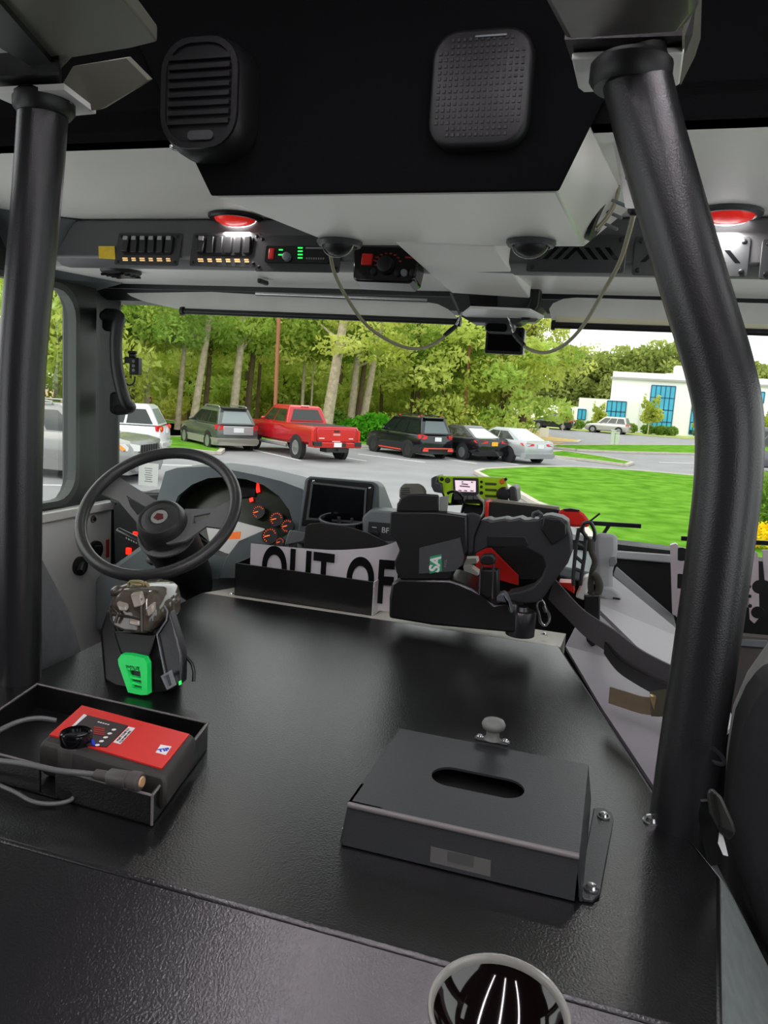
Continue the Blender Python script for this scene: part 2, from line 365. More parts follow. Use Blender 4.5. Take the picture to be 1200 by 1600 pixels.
# flange strip on the right side
b = MB(); q = [at(951, 188, Y=1.27), at(962, 192, Y=1.27), at(993, 325, Y=1.33), at(977, 325, Y=1.33)]
b.prism(q, (.004, .004, 0)); fl = build('flange', b, SILVP, box)
for x, y in ((966, 222), (980, 277)):
    m_ = at(x, y, Y=1.292); bolt(box, m_, (.8, -.6, 0), .004, BLKP)
# louvred speaker (sticks out, left) and mesh speaker (right)
spl = thing('overhead_speaker', 'protruding black louvred speaker at left of the overhead box', 'speaker', M=rear((-.685, 1.19, 3.045)))
M = rear((-.685, 1.19, 3.045))
b = MB(M); rg = []
for h, s_ in ((0, 1.0), (.03, .99), (.045, .95), (.052, .90)): rg.append([(x*s_, y*s_, h) for x, y in rrect(.15, .178, .055, 6)])
b.loft(rg); build('housing', b, BLKP, spl, smooth=50)
b = MB(M); b.plate([(x, y, .052) for x, y in rrect(.135, .163, .05, 6)], [(x, y, .052) for x, y in rrect(.118, .146, .044, 6)], (0, 0, .006)); build('bezel', b, BLKP, spl, smooth=40)
b = MB(M)
for i in range(8): b.box((0, .052-i*.0135, .056), (.108, .007, .007))
build('louvre_grille', b, BLKP, spl)
b = MB(M); b.pad(rrect(.05, .016, .007), .003, z0=.053); 
b.M = M @ Matrix.Translation((.004, -.062, 0)); b.v = []; b.f = []; b.pad(rrect(.045, .014, .0065), .003, z0=.054); build('nameplate', b, CHAR, spl)
spr = thing('overhead_speaker', 'flat square mesh speaker at right of the overhead box', 'speaker', M=rear((-.242, 1.19, 3.045)))
M = rear((-.248, 1.19, 3.045))
b = MB(M); rg = []
for h, s_ in ((0, 1.0), (.012, 1.0), (.02, .97), (.022, .92)): rg.append([(x*s_, y*s_, h) for x, y in rrect(.148, .162, .038, 6)])
b.loft(rg); build('housing', b, mat('dark grey speaker shell', (17, 18, 18), .5, bump=(600, .2)), spr, smooth=50)
b = MB(M)
for i in range(15):
    for j in range(16):
        x, y = (i-7)*.0086, (j-7.5)*.0086
        if abs(x) > .05 and abs(y) > .055: continue
        b.box((x, y, .0225), (.0042, .0042, .002))
build('mesh_grille', b, BLKP, spr)
b = MB(M); b.box((.012, .067, .0245), (.045, .0022, .002)); build('trim_strip', b, MGREY, spr)
# round rubber outlets under the box, with spring clips
def outlet(px, lab):
    c = at(px, 377, Z=2.907); M = frame(c, (1, 0, 0), (0, -1, 0))
    t = thing('round_outlet', lab, 'vent', M=M, group=None)
    b = MB(M); b.lathe([(.047, 0), (.048, .004), (.044, .010), (.037, .011), (.036, .004)], n=32); build('ring', b, CHAR, t, smooth=40)
    b = MB(M); b.lathe([(.0355, .003), (.034, .012), (.026, .022), (.012, .029), (.002, .031)], n=28); build('ball', b, BLKP, t, smooth=60)
    b = MB(M); b.tube([(.034*cos(a), .012, .008+.026*sin(a)) for a in [pi*i/14 for i in range(15)]], .0014, 6); build('wire_ring', b, STEEL, t, smooth=60)
    return c
oc1 = outlet(531, 'black round ball outlet under the box, left one, with a cable hanging from it')
oc2 = outlet(830, 'black round ball outlet under the box, right one beside the centre duct')
# round louvre on the right flank
fp = [V(bl[1]), V(bl[2]), V(bt[1])]; nrm = (fp[1]-fp[0]).cross(fp[2]-fp[0]).normalized(); nrm = nrm if nrm.x > 0 else -nrm
c = hit(937, 322, fp[0], nrm)
M = frame(c+nrm*.004, (0, 1, 0), nrm.cross(V((0, 1, 0))))
if (M.to_3x3() @ V((0, 0, 1))).dot(nrm) < 0: M = frame(c+nrm*.004, (0, -1, 0), nrm.cross(V((0, -1, 0))))
rv = thing('round_vent', 'round black vent with pale bars on the right flank of the overhead box', 'vent', M=M)
b = MB(M); b.lathe([(.062, 0), (.062, .008), (.054, .012), (.048, .006)], n=32); build('ring', b, BLKP, rv, smooth=40)
b = MB(M); b.lathe([(.048, .002), (.046, .005), (.002, .006)], n=28); build('dish', b, BLKG, rv, smooth=40)
b = MB(M)
for k in (-.028, -.008): b.tube([(k*1.0+.03*0, y, .008+.014*cos(y*28)) for y in [-.042+.006*i for i in range(15)]], .0028, 6)
build('wire_ring', b, WIRE, rv, smooth=60)
for k in range(3):
    b = MB(M); b.box((-.028+.026*k, .012-.016*k, .024), (.006, .006, .04)); build('peg', b, MGREY, rv, bevel=.002)

# ================================================================ GRAB POLES
POLE = mat('black crinkle painted tube', (32, 32, 33), .3, bump=(500, .35, .0008), spec=.6)
def pole(px, Y, r, lab, zb):
    pts = AT(px, Y=Y); pts[0].z += .01
    end = pts[-1].copy(); end.z = zb; pts[-1] = end
    t = thing('grab_pole', lab, 'pole', (pts[-1].x, Y, zb))
    b = MB(); b.tube(spline(pts, 6), r, 20); build('tube', b, POLE, t, smooth=60)
    M = frame(pts[0], (1, 0, 0), (0, 1, 0)); b = MB(M); b.lathe([(r+.002, -.03), (r+.008, -.022), (r+.008, -.006), (r+.002, 0)], n=24); build('collar', b, BLKP, t, smooth=40)
    b = MB(frame((pts[-1].x, Y, zb), (1, 0, 0), (0, 1, 0))); b.lathe([(r+.012, 0), (r+.012, .006), (r+.001, .014)], n=24); build('base_flange', b, BLKP, t, smooth=40)
    return pts
pr = pole([(986, 108), (1012, 195), (1042, 300), (1086, 450), (1122, 570), (1138, 650), (1138, 740), (1126, 850), (1104, 1010), (1078, 1180), (1060, 1300)], .96, .037, 'black bent grab pole on the right, standing beside the engine cover bolt', 2.0)
pl = pole([(69, 158), (62, 250), (52, 370), (40, 500), (33, 600), (30, 720), (29, 850), (29, 1000), (29, 1085)], .98, .0345, 'black grab pole on the left, standing behind the red detector tray', 2.0)

# roof brackets that carry the poles
rb = thing('pole_bracket', 'angular roof bracket with pale lower flange above the right grab pole', 'bracket', (-.03, .8, 2.985))
b = MB(); b.prism([at(893, 93, Z=2.99)]+AT([(903, 138), (912, 145), (1052, 138), (1062, 132), (1068, 84)], Z=2.99), (0, 0, .008)); build('flange_plate', b, SILVP, rb, bevel=.002)
b = MB(); q = AT([(882, 62), (893, 95), (1070, 86), (1082, 55)], Z=3.0); b.prism(q, (0, 0, .05)); build('dark_strip', b, BLKP, rb)  # black strip puts the shade of the bracket recess into the colour
b = MB(); q = AT([(846, -60), (850, 4), (884, 66), (1064, 54), (1090, 20), (1086, -60)], Z=2.985); b.prism(q, (0, 0, .03)); build('cover', b, mat('brushed grey bracket', (104, 100, 98), .35, .6, bump=(90, .1), var=.2, vscale=14), rb, bevel=.008)
b = MB(); q = [at(1066, 86, Z=2.992), at(1063, 134, Z=2.992), at(1086, 88, Z=3.03), at(1088, -40, Z=3.03), at(1066, 50, Z=2.99)]; b.prism(q, (.004, 0, .02)); build('side_flange', b, mat('olive grey bracket', (112, 112, 100), .4, .3), rb)
bolt(rb, at(1018, 112, Z=2.988), (0, 0, -1), .007)
OLV = mat('olive grey bracket', (112, 112, 100), .4, .3)
lb = thing('pole_bracket', 'folded grey roof bracket above the left grab pole', 'bracket', (-.83, .9, 2.98))
b = MB(); q = AT([(-60, -60), (165, -40), (246, 66), (205, 76), (113, 91), (93, 112), (60, 82), (0, 22)], Z=3.02); b.prism(q, (0, 0, .02)); build('cover', b, OLV, lb, bevel=.003)
b = MB(); q = [at(96, 133, Y=.985), at(113, 104, Y=.97), at(196, 90, Y=1.0), at(232, 126, Y=1.04), at(158, 171, Y=1.03), at(142, 174, Y=1.02)]
b.prism(q, (.004, .006, .004)); build('gusset', b, OLV, lb, bevel=.002)
b = MB(); q = [at(-20, 146, Z=2.985), at(100, 140, Z=2.985), at(150, 178, Z=2.985), at(108, 182, Z=2.985), at(40, 172, Z=2.985)]; b.prism(q, (0, 0, .008)); build('flange_plate', b, SILVP, lb)
b = MB(); q = AT([(-40, 148), (-40, 122), (60, 116), (92, 112), (96, 140)], Z=3.0); b.prism(q, (0, 0, .03)); build('dark_strip', b, BLKP, lb)
b = MB(); q = AT([(-60, 10), (0, 30), (58, 104), (50, 115), (-60, 122)], Z=3.03); b.prism(q, (0, 0, .02)); build('side_flange', b, SILVP, lb, bevel=.004)
b = MB(); q = AT([(-60, -30), (0, 6), (92, 112), (70, 116), (-60, 40)], Z=3.012); b.prism(q, (0, 0, .01)); build('rib', b, BLKP, lb)
bolt(lb, at(103, 160, Z=2.984), (0, 0, -1), .007)
# ================================================================ OVERHEAD SWITCH CONSOLES
def facepts(pxs, Y=1.757): return AT(pxs, Y=Y)
oc = thing('switch_console', 'long overhead switch console under the roof edge above the windshield, full width of the cab', 'console', (XC, 1.77, 2.885))
prof = [(1.775, 2.884), (1.735, 2.90), (1.755, 2.996), (1.815, 2.997), (1.815, 2.884)]
def facept(x, y):     # picture ray on the slanted face of the console
    return hit(x, y, (0, 1.7435, 2.948), (0, -.979, .204))
b = MB(); xl, xr = -1.42, .62
b.loft([[(xl-.0, y, z) for y, z in prof], [(xr, y, z) for y, z in prof]])
b.v[0].x += -.06; b.v[1].x += -.05; b.v[4].x += -.06
build('body', b, mat('grey console enamel', (92, 92, 94), .45, bump=(500, .2)), oc, bevel=.006)
b = MB(); b.prism([(xl-.14, 1.80, 2.88), (xl+.01, 1.75, 2.995), (xl-.17, 1.66, 3.0), (xl-.20, 1.72, 2.89)], (.004, .02, .004)); build('corner_filler', b, DGREY, oc)
b = MB(); b.box2((-.06+.0, 1.725, 2.895), (.6, 1.733, 2.99)); 
FN = V((0, -.979, .204)).normalized(); FX = V((1, 0, 0)); FY = V((0, .204, .979)).normalized()
def fmat(x, y, off=0): return frame(facept(x, y)+FN*off, FX, FY)
def fpad(par, nm, pxs, h, m, off=.0005, bevel=0, rnd=None):
    ps = [facept(*p)+FN*off for p in pxs]; b = MB(); b.prism(ps, FN*h); return build(nm, b, m, par, bevel=bevel)
def sw_panel(px, lab, legend, n=6, sx=1.0):
    t = thing('rocker_switch_bank', lab, 'switch panel', M=fmat(*px), group=None)
    M = WORLD[t.name]
    b = MB(M); b.pad(rrect(.185, .084, .006), .003); build('face_plate', b, mat('charcoal switch plate', (56, 56, 58), .45), t, bevel=.001)
    b = MB(M); b.pad(rrect(.150, .050, .012), .0025, z0=.003); b.v = [M @ Matrix.Translation((0, .010, 0)) @ M.inverted() @ p for p in b.v]; build('recess', b, BLKP, t)
    for i in range(n):
        x = -.0625+i*.025
        b = MB(M @ Matrix.Translation((x, .010, .0055)) @ Matrix.Rotation(radians(-9 if i == 0 else 7), 4, 'X')); b.box((0, 0, .003), (.017, .040, .008)); r = build('rocker', b, mat('rocker black', (36, 36, 38), .4), t, bevel=.0015)
        if legend == 1 or i == 0:
            b = MB(M @ Matrix.Translation((x, .024, .0135))); b.box((0, 0, .0), (.012, .009, .004)); build('lens', b, mat('clear rocker lens', (170, 172, 172), .3), r)
        b = MB(M)
        for k in range(2): b.box((x+.002*(k % 2), -.0245-k*.005, .004), (.014 if i % 2 == 0 else .011, .003, .002))
        build('legend', b, AMBL, t)
    for sx_ in (-1, 1):
        for sy in (-1, 1): bolt(t, M @ V((sx_*.082, sy*.033, .003)), M.to_3x3() @ V((0, 0, 1)), .0035, BLKP)
    return t
sw_panel((232, 390), 'bank of six rocker switches with pale tips, beside the yellow warning sticker', 1)
sw_panel((352, 391), 'bank of six dark rocker switches, between the pale tipped bank and the green lit box', 0)
t = solo('warning_label', (lambda b: (b.pad([(-.024, -.014), (.026, -.016), (.018, .018), (-.030, .018)], .001), b)[1])(MB(fmat(169, 396, .002))), mat('yellow sticker', (244, 206, 62), .5, var=.1, vscale=60), 'small yellow warning sticker at left end of the switch console', 'sticker')
# siren amplifier with green lights
t = thing('siren_box', 'slim siren control with green lights and a red rocker in the overhead console', 'control box', M=fmat(467, 397))
M = WORLD[t.name]; b = MB(M); b.pad(rrect(.215, .088, .004), .003); build('face_plate', b, mat('charcoal switch plate', (0, 0, 0)), t)
b = MB(M); b.v = []; b.pad([(x, y-.004) for x, y in rrect(.165, .040, .004)], .006, z0=.003); build('front', b, BLKG, t)
b = MB(M); b.box((-.066, -.004, .010), (.014, .026, .006)); build('power_rocker', b, RED, t, bevel=.002)
for k in range(6):
    b = MB(M)
    if k < 2: b.box((-.043, .006-k*.012, .0095), (.010, .003, .002))
    else: b.box((.004+.001*k, .027-k*.008, .0095), (.012, .003, .002))
    build('indicator_light', b, GRNL, t)
b = MB(M @ Matrix.Translation((-.024, -.012, .009))); b.lathe([(.010, 0), (.0095, .010), (.006, .012)], n=20); build('knob', b, MGREY, t, smooth=40)
b = MB(M)
for k in range(8): b.box((.026+.006*k, -.014, .0095), (.003, .004, .002))
b.box((.045, .011, .0095), (.05, .004, .001)); build('print', b, mat('faded print', (130, 132, 134), .6), t)
for sx_ in (-1, 1):
    for sy in (-1, 1): bolt(t, M @ V((sx_*.098, sy*.034, .003)), M.to_3x3() @ V((0, 0, 1)), .0035, BLKP)
# second control head hanging below the console
c = at(603, 415, Y=1.72); M = frame(c, (1, 0, -.02), (0, .2, .98))
t = thing('siren_box', 'siren control head with a red switch and big round dial, beside the centre duct', 'control box', M=M)
b = MB(M); b.prism([(-.075, -.032, 0), (-.064, -.038, 0), (.060, -.038, 0), (.072, -.028, 0), (.078, .045, 0), (-.085, .045, 0)], (0, 0, -.06)); build('shell', b, BLKG, t, bevel=.004)
b = MB(M); b.box((-.046, .012, .002), (.026, .026, .006)); build('power_rocker', b, RED, t, bevel=.002)
b = MB(M)
for k in range(3): b.box((-.023, .018-k*.009, .001), (.009, .003, .002))
for k in range(8):
    a = radians(20+k*20); b.box((.002+.032*cos(a), .002+.026*sin(a), .001), (.006, .003, .002))
b.box((.058, .020, .001), (.03, .004, .002)); build('print', b, mat('red print', (150, 40, 34), .5), t)
b = MB(M); b.lathe([(.020, 0), (.018, .014), (.014, .016)], n=24); build('dial', b, BLKP, t, smooth=40)
for k, x in enumerate((-.026, .03, .046, .066)):
    b = MB(M @ Matrix.Translation((x, -.016, 0))); b.lathe([(.008, 0), (.007, .008), (.004, .009)], n=16); build('knob', b, MGREY if k == 2 else BLKP, t, smooth=40)
# vent and blank plates on the right half
def vent_plate(pxa, pxb, lab, slots):
    a, c_ = facept(*pxa), facept(*pxb); mid = (a+c_)/2; wd = (c_-a).length
    M = frame(mid, FX, FY); t = thing('vent_plate', lab, 'vent', M=M)
    b = MB(M); b.pad(rrect(wd, .082, .006), .0035); build('plate', b, CHAR, t, bevel=.001)
    if slots:
        b = MB(M); n = slots
        for i in range(n):
            x = -wd*.36+wd*.72*i/(n-1); sl = .022 if i < n/2 else -.022
            b.prism([(x-.005-sl/2, -.013, .0036), (x+.005-sl/2, -.013, .0036), (x+.005+sl/2, .013, .0036), (x-.005+sl/2, .013, .0036)], (0, 0, .0006))
        build('slots', b, BLKG, t)
    for sx_ in (-1, 1):
        for sy in (-1, 1): bolt(t, M @ V((sx_*(wd/2-.012), sy*.031, .0035)), M.to_3x3() @ V((0, 0, 1)), .0045, BLKS)
vent_plate((825, 395), (978, 399), 'slotted dark vent plate just right of the centre duct', 8)
vent_plate((990, 399), (1170, 404), 'slotted dark vent plate partly behind the right grab pole', 7)
vent_plate((1188, 405), (1330, 408), 'blank dark plate at the right picture edge beside the lamp', 0)
# ceiling lamps
def lamp(px, py, lab):
    c = at(px, py, Z=2.999); M = frame(c, (1, 0, 0), (0, -1, 0))
    if px < 600: M = M @ Matrix.Rotation(radians(0), 4, 'Z')
    t = thing('ceiling_light', lab, 'light', M=M)
    b = MB(M); rg = []
    for s_, h in ((1.05, 0), (1.05, .006), (.98, .010), (.86, .010), (.84, .002)): rg.append([(.062*s_*cos(a), .062*s_*sin(a), h) for a in [2*pi*i/36 for i in range(36)]])
    b.loft(rg); build('bezel', b, BLKP if px < 600 else CHAR, t, smooth=40)
    b = MB(M); n = 28
    hl = lambda s0, s1: b.loft([[(.052*cos(a)*k, .052*sin(a)*k, .004+.020*sqrt(max(0, 1-k*k))) for a in [pi*(s0+(s1-s0)*i/n) for i in range(n+1)]] for k in (1, .9, .7, .45, .2, .01)], cap=False, closed=False)
    hl(0, 1); hl(1, 1.09); hl(1.91, 2); build('red_lens', b, mat('red lamp lens', (240, 44, 36), .25, emit=.35), t, smooth=60)
    b = MB(M); hl(1.09, 1.91); build('white_lens', b, mat('white lamp lens', (255, 250, 250), .3, emit=5.0), t, smooth=60)
    l = bpy.data.lights.new('dome glow', 'AREA'); l.energy = .7; l.shape = 'DISK'; l.size = .07; l.color = (1, .97, .95)
    o = bpy.data.objects.new('bulb', l); COL.objects.link(o); o.parent = t; o.location = (0, 0, .034); o.rotation_euler = (pi, 0, 0)
lamp(368, 338, 'red and white oval ceiling lamp above the overhead switch banks')
lamp(1138, 331, 'red and white oval ceiling lamp to the right of the right grab pole')
for x, y, lab in ((41, 233, 'small silver roof screw behind the left grab pole'), (274, 229, 'small silver roof screw left of the louvred speaker')):
    b = MB(frame(at(x, y, Z=2.999), (1, 0, 0), (0, -1, 0))); b.lathe([(.011, 0), (.010, .003), (.005, .006)], n=16); solo('roof_screw', b, STEEL, lab, 'screw', smooth=40)
# latch and vents under the console
b = MB(); c = at(411, 437, Z=2.884); b.box((c.x, c.y, c.z-.006), (.012, .05, .012)); solo('latch', b, BLKP, 'small black latch on the silver strip under the switch console', 'latch', bevel=.003)
c = at(189, 424, Z=2.884); M = frame(c, (1, -.1, 0), (0, -1, 0)); b = MB(M); b.lathe([(.055, 0), (.052, .006), (.03, .012)], n=24); ov = thing('round_vent', 'black round vent under the left end of the switch console', 'vent', M=M); build('ring', b, BLKP, ov, smooth=40)
b = MB(M)
for k in range(4): b.box((0, -.03+.02*k, .012), (.08, .006, .006))
build('louvre', b, BLKG, ov)

# sun visors: grey roller shades with a bar along the bottom
VIS = leaf_mat('grey roller shade', (228, 225, 224), (238, 235, 233), 9)
def visor(pxs, bar, Y, lab):
    t = thing('sun_visor', lab, 'visor', (at(*pxs[0], Y=Y)))
    b = MB(); b.add(AT(pxs, Y=Y), [tuple(range(len(pxs)))]); build('shade', b, VIS, t)
    a, c_ = at(*bar[0], Y=Y-.004), at(*bar[1], Y=Y-.004); b = MB(); b.tube([a, (a+c_)/2, c_], .0085, 10); build('bar', b, BLKP, t, smooth=50)
    for e, s_ in ((a, -1), (c_, 1)):
        b = MB(); b.tube([e+V((-.006*s_, 0, 0)), e+V((.004*s_, 0, 0))], .013, 10); build('end_cap', b, BLKP, t, smooth=40)
visor([(198, 458), (205, 463), (225, 471), (260, 479), (285, 484), (718, 503), (712, 493), (700, 483), (684, 475), (660, 471), (500, 466), (330, 456)], [(285, 486), (718, 503)], 2.11, 'wide grey roller shade across the top of the driver side windshield')
vr = None
visor([(864, 474), (858, 483), (862, 500), (864, 508), (1265, 524), (1265, 476), (900, 465), (880, 467)], [(864, 508), (1265, 522)], 2.11, 'grey roller shade across the top of the officer side windshield')
b = MB(); c0, c1 = at(400, 459, Y=2.1), at(668, 470, Y=2.1); b.tube([c0, c1], .006, 8); solo('shade_rail', b, STEEL, 'thin bright rail on the black header above the left roller shade', 'rail', smooth=50)

b = MB(); b.add(AT([(870, 494), (1265, 509), (1265, 521), (866, 506)], Y=2.106), [(0, 1, 2, 3)]); solo('shade_hem', b, leaf_mat('cream mesh hem', (252, 244, 214), (255, 250, 226), 20), 'pale cream mesh hem along the bottom of the officer side shade', 'hem')
# centre pod with camera, monitor, bracket
pod = thing('camera_pod', 'dark faceted pod at the front end of the centre duct', 'pod', at(780, 500, Y=2.05))
Yp = 2.06
b = MB(); o_ = AT([(700, 455), (716, 492), (735, 503), (808, 506), (828, 490), (836, 462), (820, 452), (715, 449)], Y=Yp); i_ = AT([(706, 455), (720, 488), (738, 497), (803, 500), (820, 487), (828, 462)], Y=Yp-.03)
b.prism(o_, (0, .1, 0)); build('shell', b, mat('dark pod shell', (52, 55, 56), .45), pod, bevel=.008)
b = MB(); b.prism(AT([(732, 457), (736, 480), (743, 490), (768, 491), (776, 478), (776, 457)], Y=Yp-.004), (0, .01, 0)); build('window', b, BLKG, pod)
b = MB(); b.prism([at(722, 492, Z=2.815), at(740, 502, Z=2.812), at(812, 505, Z=2.812), at(850, 497, Z=2.815), at(828, 486, Z=2.82), at(735, 482, Z=2.82)], (0, 0, .006)); build('lower_plate', b, SILVP, pod)
b = MB(); b.prism(AT([(826, 482), (848, 480), (853, 487), (836, 503), (824, 503)], Y=2.05), (0, .04, 0)); build('side_plate', b, mat('olive grey bracket', (0, 0, 0)), pod, bevel=.002)
b = MB(); b.prism(AT([(826, 430), (846, 432), (842, 478), (826, 500), (812, 500), (828, 470)], Y=2.04), (0, .05, 0)); build('arm', b, BLKP, pod, bevel=.004)
cm = thing('dash_camera', 'small grey camera under the pod, above the little monitor', 'camera', at(780, 510, Y=2.09))
b = MB(rear(at(781, 508, Y=2.09))); b.pad(rrect(.078, .042, .014), .05, z0=-.04); build('housing', b, mat('grey camera shell', (84, 86, 84), .45), cm, bevel=.006)
b = MB(rear(at(776, 512, Y=2.075))); b.pad(rrect(.056, .020, .008), .004); build('lens_window', b, BLKG, cm)
mo = thing('small_monitor', 'small black monitor hanging in front of the trees under the pod', 'monitor', at(788, 550, Y=2.14))
M = rear(at(788, 532, Y=2.14)); b = MB(M); b.pad(rrect(.104, .072, .006), .02, z0=-.02); build('housing', b, BLKP, mo, bevel=.002)
b = MB(M); b.pad(rrect(.090, .056, .002), .001, z0=.0002); build('screen', b, BLKG, mo)
b = MB(M); b.box((.0535, -.004, -.01), (.002, .066, .018)); build('edge', b, WHT, mo)  # white strip stands in for the reflection along the monitor's right edge
b = MB(M); b.box((.0, .04, -.012), (.03, .02, .012)); build('bracket', b, BLKP, mo)

# hanging cables with little chains
def cable(pts, lab, chain):
    t = thing('hanging_cable', lab, 'cable', pts[0])
    b = MB(); b.tube(spline(pts, 7), .0042, 8); build('sheath', b, WIRE, t, smooth=60)
    n = len(pts); e = V(pts[-1]); d = (V(pts[-1])-V(pts[-2])).normalized()
    b = MB(); b.tube([e-d*.045, e-d*.02, e], [.0055, .007, .006], 8); build('sleeve', b, BLKP, t, smooth=60)
    for i in range(3):
        p = e+(V(chain)-e)*((i+.5)/3); x = (V(chain)-e).normalized(); y = V((0, 1, 0)) if i % 2 else V((1, 0, 0)).cross(x)
        M = frame(p, x, y); b = MB(M); b.tube([(.010*cos(a), .005*sin(a), 0) for a in [2*pi*k/14 for k in range(14)]], .0018, 6, closed=True); build('chain_link', b, STEEL, t, smooth=60)
P1 = [at(515, 388, Y=1.56), at(522, 425, Y=1.63), at(540, 462, Y=1.72), at(570, 505, Y=1.8), at(605, 531, Y=1.87), at(645, 545, Y=1.92), at(680, 536, Y=1.98), at(712, 510, Y=2.03)]
cable(P1, 'thin cable looping from the left ball outlet to the pod', at(722, 488, Y=2.05))
P2 = [at(990, 332, Y=1.36), at(985, 355, Y=1.4), at(968, 410, Y=1.5), at(940, 460, Y=1.62), at(910, 510, Y=1.76), at(880, 540, Y=1.86), at(850, 551, Y=1.93), at(822, 543, Y=1.98), at(803, 522, Y=2.0)]
cable(P2, 'thin cable looping from beside the right grab pole to the pod', at(793, 492, Y=2.03))
b = MB(); b.ball(at(990, 328, Y=1.358), .010, 6); solo('cable_anchor', b, BLKP, 'small dark cable anchor beside the top of the right grab pole', 'anchor', smooth=60)

# A pillar: grab handle and switch box
gh = thing('pillar_grip', 'curved black grab handle on the left windshield pillar', 'handle', at(190, 560, Y=2.1))
hp = [at(164, 494, Y=2.12), at(178, 492, Y=2.08), at(186, 497, Y=2.06), at(183, 512, Y=2.05), at(181, 540, Y=2.05), at(183, 575, Y=2.05), at(189, 605, Y=2.05), at(196, 628, Y=2.06), at(203, 637, Y=2.08), at(184, 640, Y=2.12)]
b = MB(); b.tube(spline(hp, 5), .0185, 14); build('grip', b, BLKP, gh, smooth=60)
for y in (500, 630):
    c = at(172 if y < 550 else 184, y, Y=2.11); b = MB(rear(c)); b.pad(rrect(.05, .07, .015), .03, z0=-.02); build('mount', b, BLKP, gh, bevel=.006)
sb = thing('switch_box', 'small black box with three round buttons beside the pillar grab handle', 'switch box', at(208, 575, Y=2.12))
M = rear(at(209, 572, Y=2.12)); b = MB(M); b.pad(rrect(.034, .054, .004), .02, z0=-.02); build('housing', b, BLKP, sb, bevel=.002)
for k in range(3):
    b = MB(M @ Matrix.Translation((0, .015-k*.014, 0))); b.lathe([(.005, 0), (.0045, .003)], n=14); build('button', b, mat('grey button', (150, 152, 150), .4), sb)
b = MB(M); b.box((-.012, .033, -.01), (.022, .012, .014)); b.box((-.026, .018, -.01), (.024, .02, .014)); b.box((-.012, .043, -.01), (.03, .009, .012)); build('clamp', b, BLKP, sb, bevel=.003)
b = MB(); b.tube(spline([at(211, 588, Y=2.125), at(209, 598, Y=2.125), at(202, 602, Y=2.125), at(195, 597, Y=2.12)], 5), .003, 6); build('lead', b, BLKP, sb, smooth=60)
# ================================================================ DASHBOARD
DY = 1.97
dash = thing('dashboard', 'grey moulded dashboard with hooded instrument cluster behind the steering wheel', 'dashboard', (-1.0, 2.1, 1.9))
outer = [(228, 862), (240, 800), (258, 737), (276, 731), (320, 729), (360, 734), (400, 742), (440, 752), (472, 764), (482, 772), (480, 800), (470, 850), (440, 880), (400, 900), (330, 905), (260, 890)]
inner = [(268, 800), (278, 775), (300, 757), (325, 747), (355, 745), (385, 749), (412, 758), (436, 775), (452, 797), (460, 825), (458, 850), (440, 868), (405, 876), (350, 872), (310, 855), (282, 830)]
on, nn = (0, DY, 2.3), V((0, -.93, .36))      # cluster face leans back
PO, PI_ = HIT(outer, on, nn), HIT(inner, on, nn)
bk = V((0, .10, .0))
b = MB(); b.plate(PO, PI_, (0, .02, 0), N=80); build('cluster_hood', b, mat('blue grey dash plastic', (92, 102, 106), .5, bump=(420, .2)), dash, smooth=30)
# hood depth: rim swept forward to the windshield
b = MB(); b.loft([[p+V((0, .018, 0)) for p in PO], [p+V((0, .16, .0)) for p in PO]], cap=False); build('cluster_shell', b, MATS['blue grey dash plastic'], dash, smooth=40)
b = MB(); b.loft([[p+V((0, .015, 0)) for p in PI_], [p+V((0, .075, -.01)) for p in PI_]], cap=False); build('cluster_tunnel', b, BLKP, dash, smooth=40)
o2 = V(on)+V((0, .07, 0))
cl = MB(); cl.prism([p+V((0, .07, 0)) for p in PI_], (0, .004, 0)); build('cluster_back', cl, mat('dark cluster glass', (34, 42, 24), .22, var=.3, vscale=12, spec=.35), dash)
# pale lower patch, and the gauge wing
b = MB(); b.prism(HIT([(322, 822), (360, 812), (412, 826), (436, 842), (400, 848), (372, 868), (330, 860)], o2-V((0, .006, 0)), nn), (0, .003, 0)); build('pale_patch', b, mat('pale patch', (246, 247, 244), .4), dash)
b = MB(); b.prism(HIT([(352, 872), (372, 846), (420, 825), (438, 842), (462, 825), (474, 850), (470, 880), (430, 897), (380, 905), (340, 905)], V(on)-V((0, .004, 0)), nn), (0, .02, 0)); build('gauge_wing', b, MATS['blue grey dash plastic'], dash, bevel=.004)
def gauge(x, y, r, o, a):
    c = hit(x, y, o, nn)-V((0, .006, -.002)); M = frame(c, (1, 0, 0), V((0, .36, .93)))
    b = MB(M); b.lathe([(r*1.1, 0), (r*1.1, .006), (r, .006), (r*.98, .003)], n=28); g = build('gauge', b, mat('gauge body', (40, 40, 44), .35), dash, smooth=40)
    b = MB(M)
    for i in range(11):
        t = radians(a+i*22); b.box((0, 0, 0), (.0, .0, .0)) if False else b.add([(r*.72*cos(t-.06), r*.72*sin(t-.06), .0066), (r*.9*cos(t-.05), r*.9*sin(t-.05), .0066), (r*.9*cos(t+.05), r*.9*sin(t+.05), .0066), (r*.72*cos(t+.06), r*.72*sin(t+.06), .0066)], [(0, 1, 2, 3)])
    build('ticks', b, ORL, g)
    b = MB(M @ Matrix.Rotation(radians(200), 4, 'Z')); b.box((r*.3, 0, .008), (r*.7, r*.12, .0015)); build('needle', b, mat('orange needle', (255, 120, 60), .4, emit=.8), g)
oG = V(on)-V((0, .006, 0)); oB = V(on)+V((0, .064, 0))
gauge(424, 838, .022, oG, 30); gauge(451, 823, .018, oG, 60); gauge(440, 848, .012, oG, 0)
gauge(434, 812, .020, oB, 20); gauge(406, 801, .019, oB, 40)
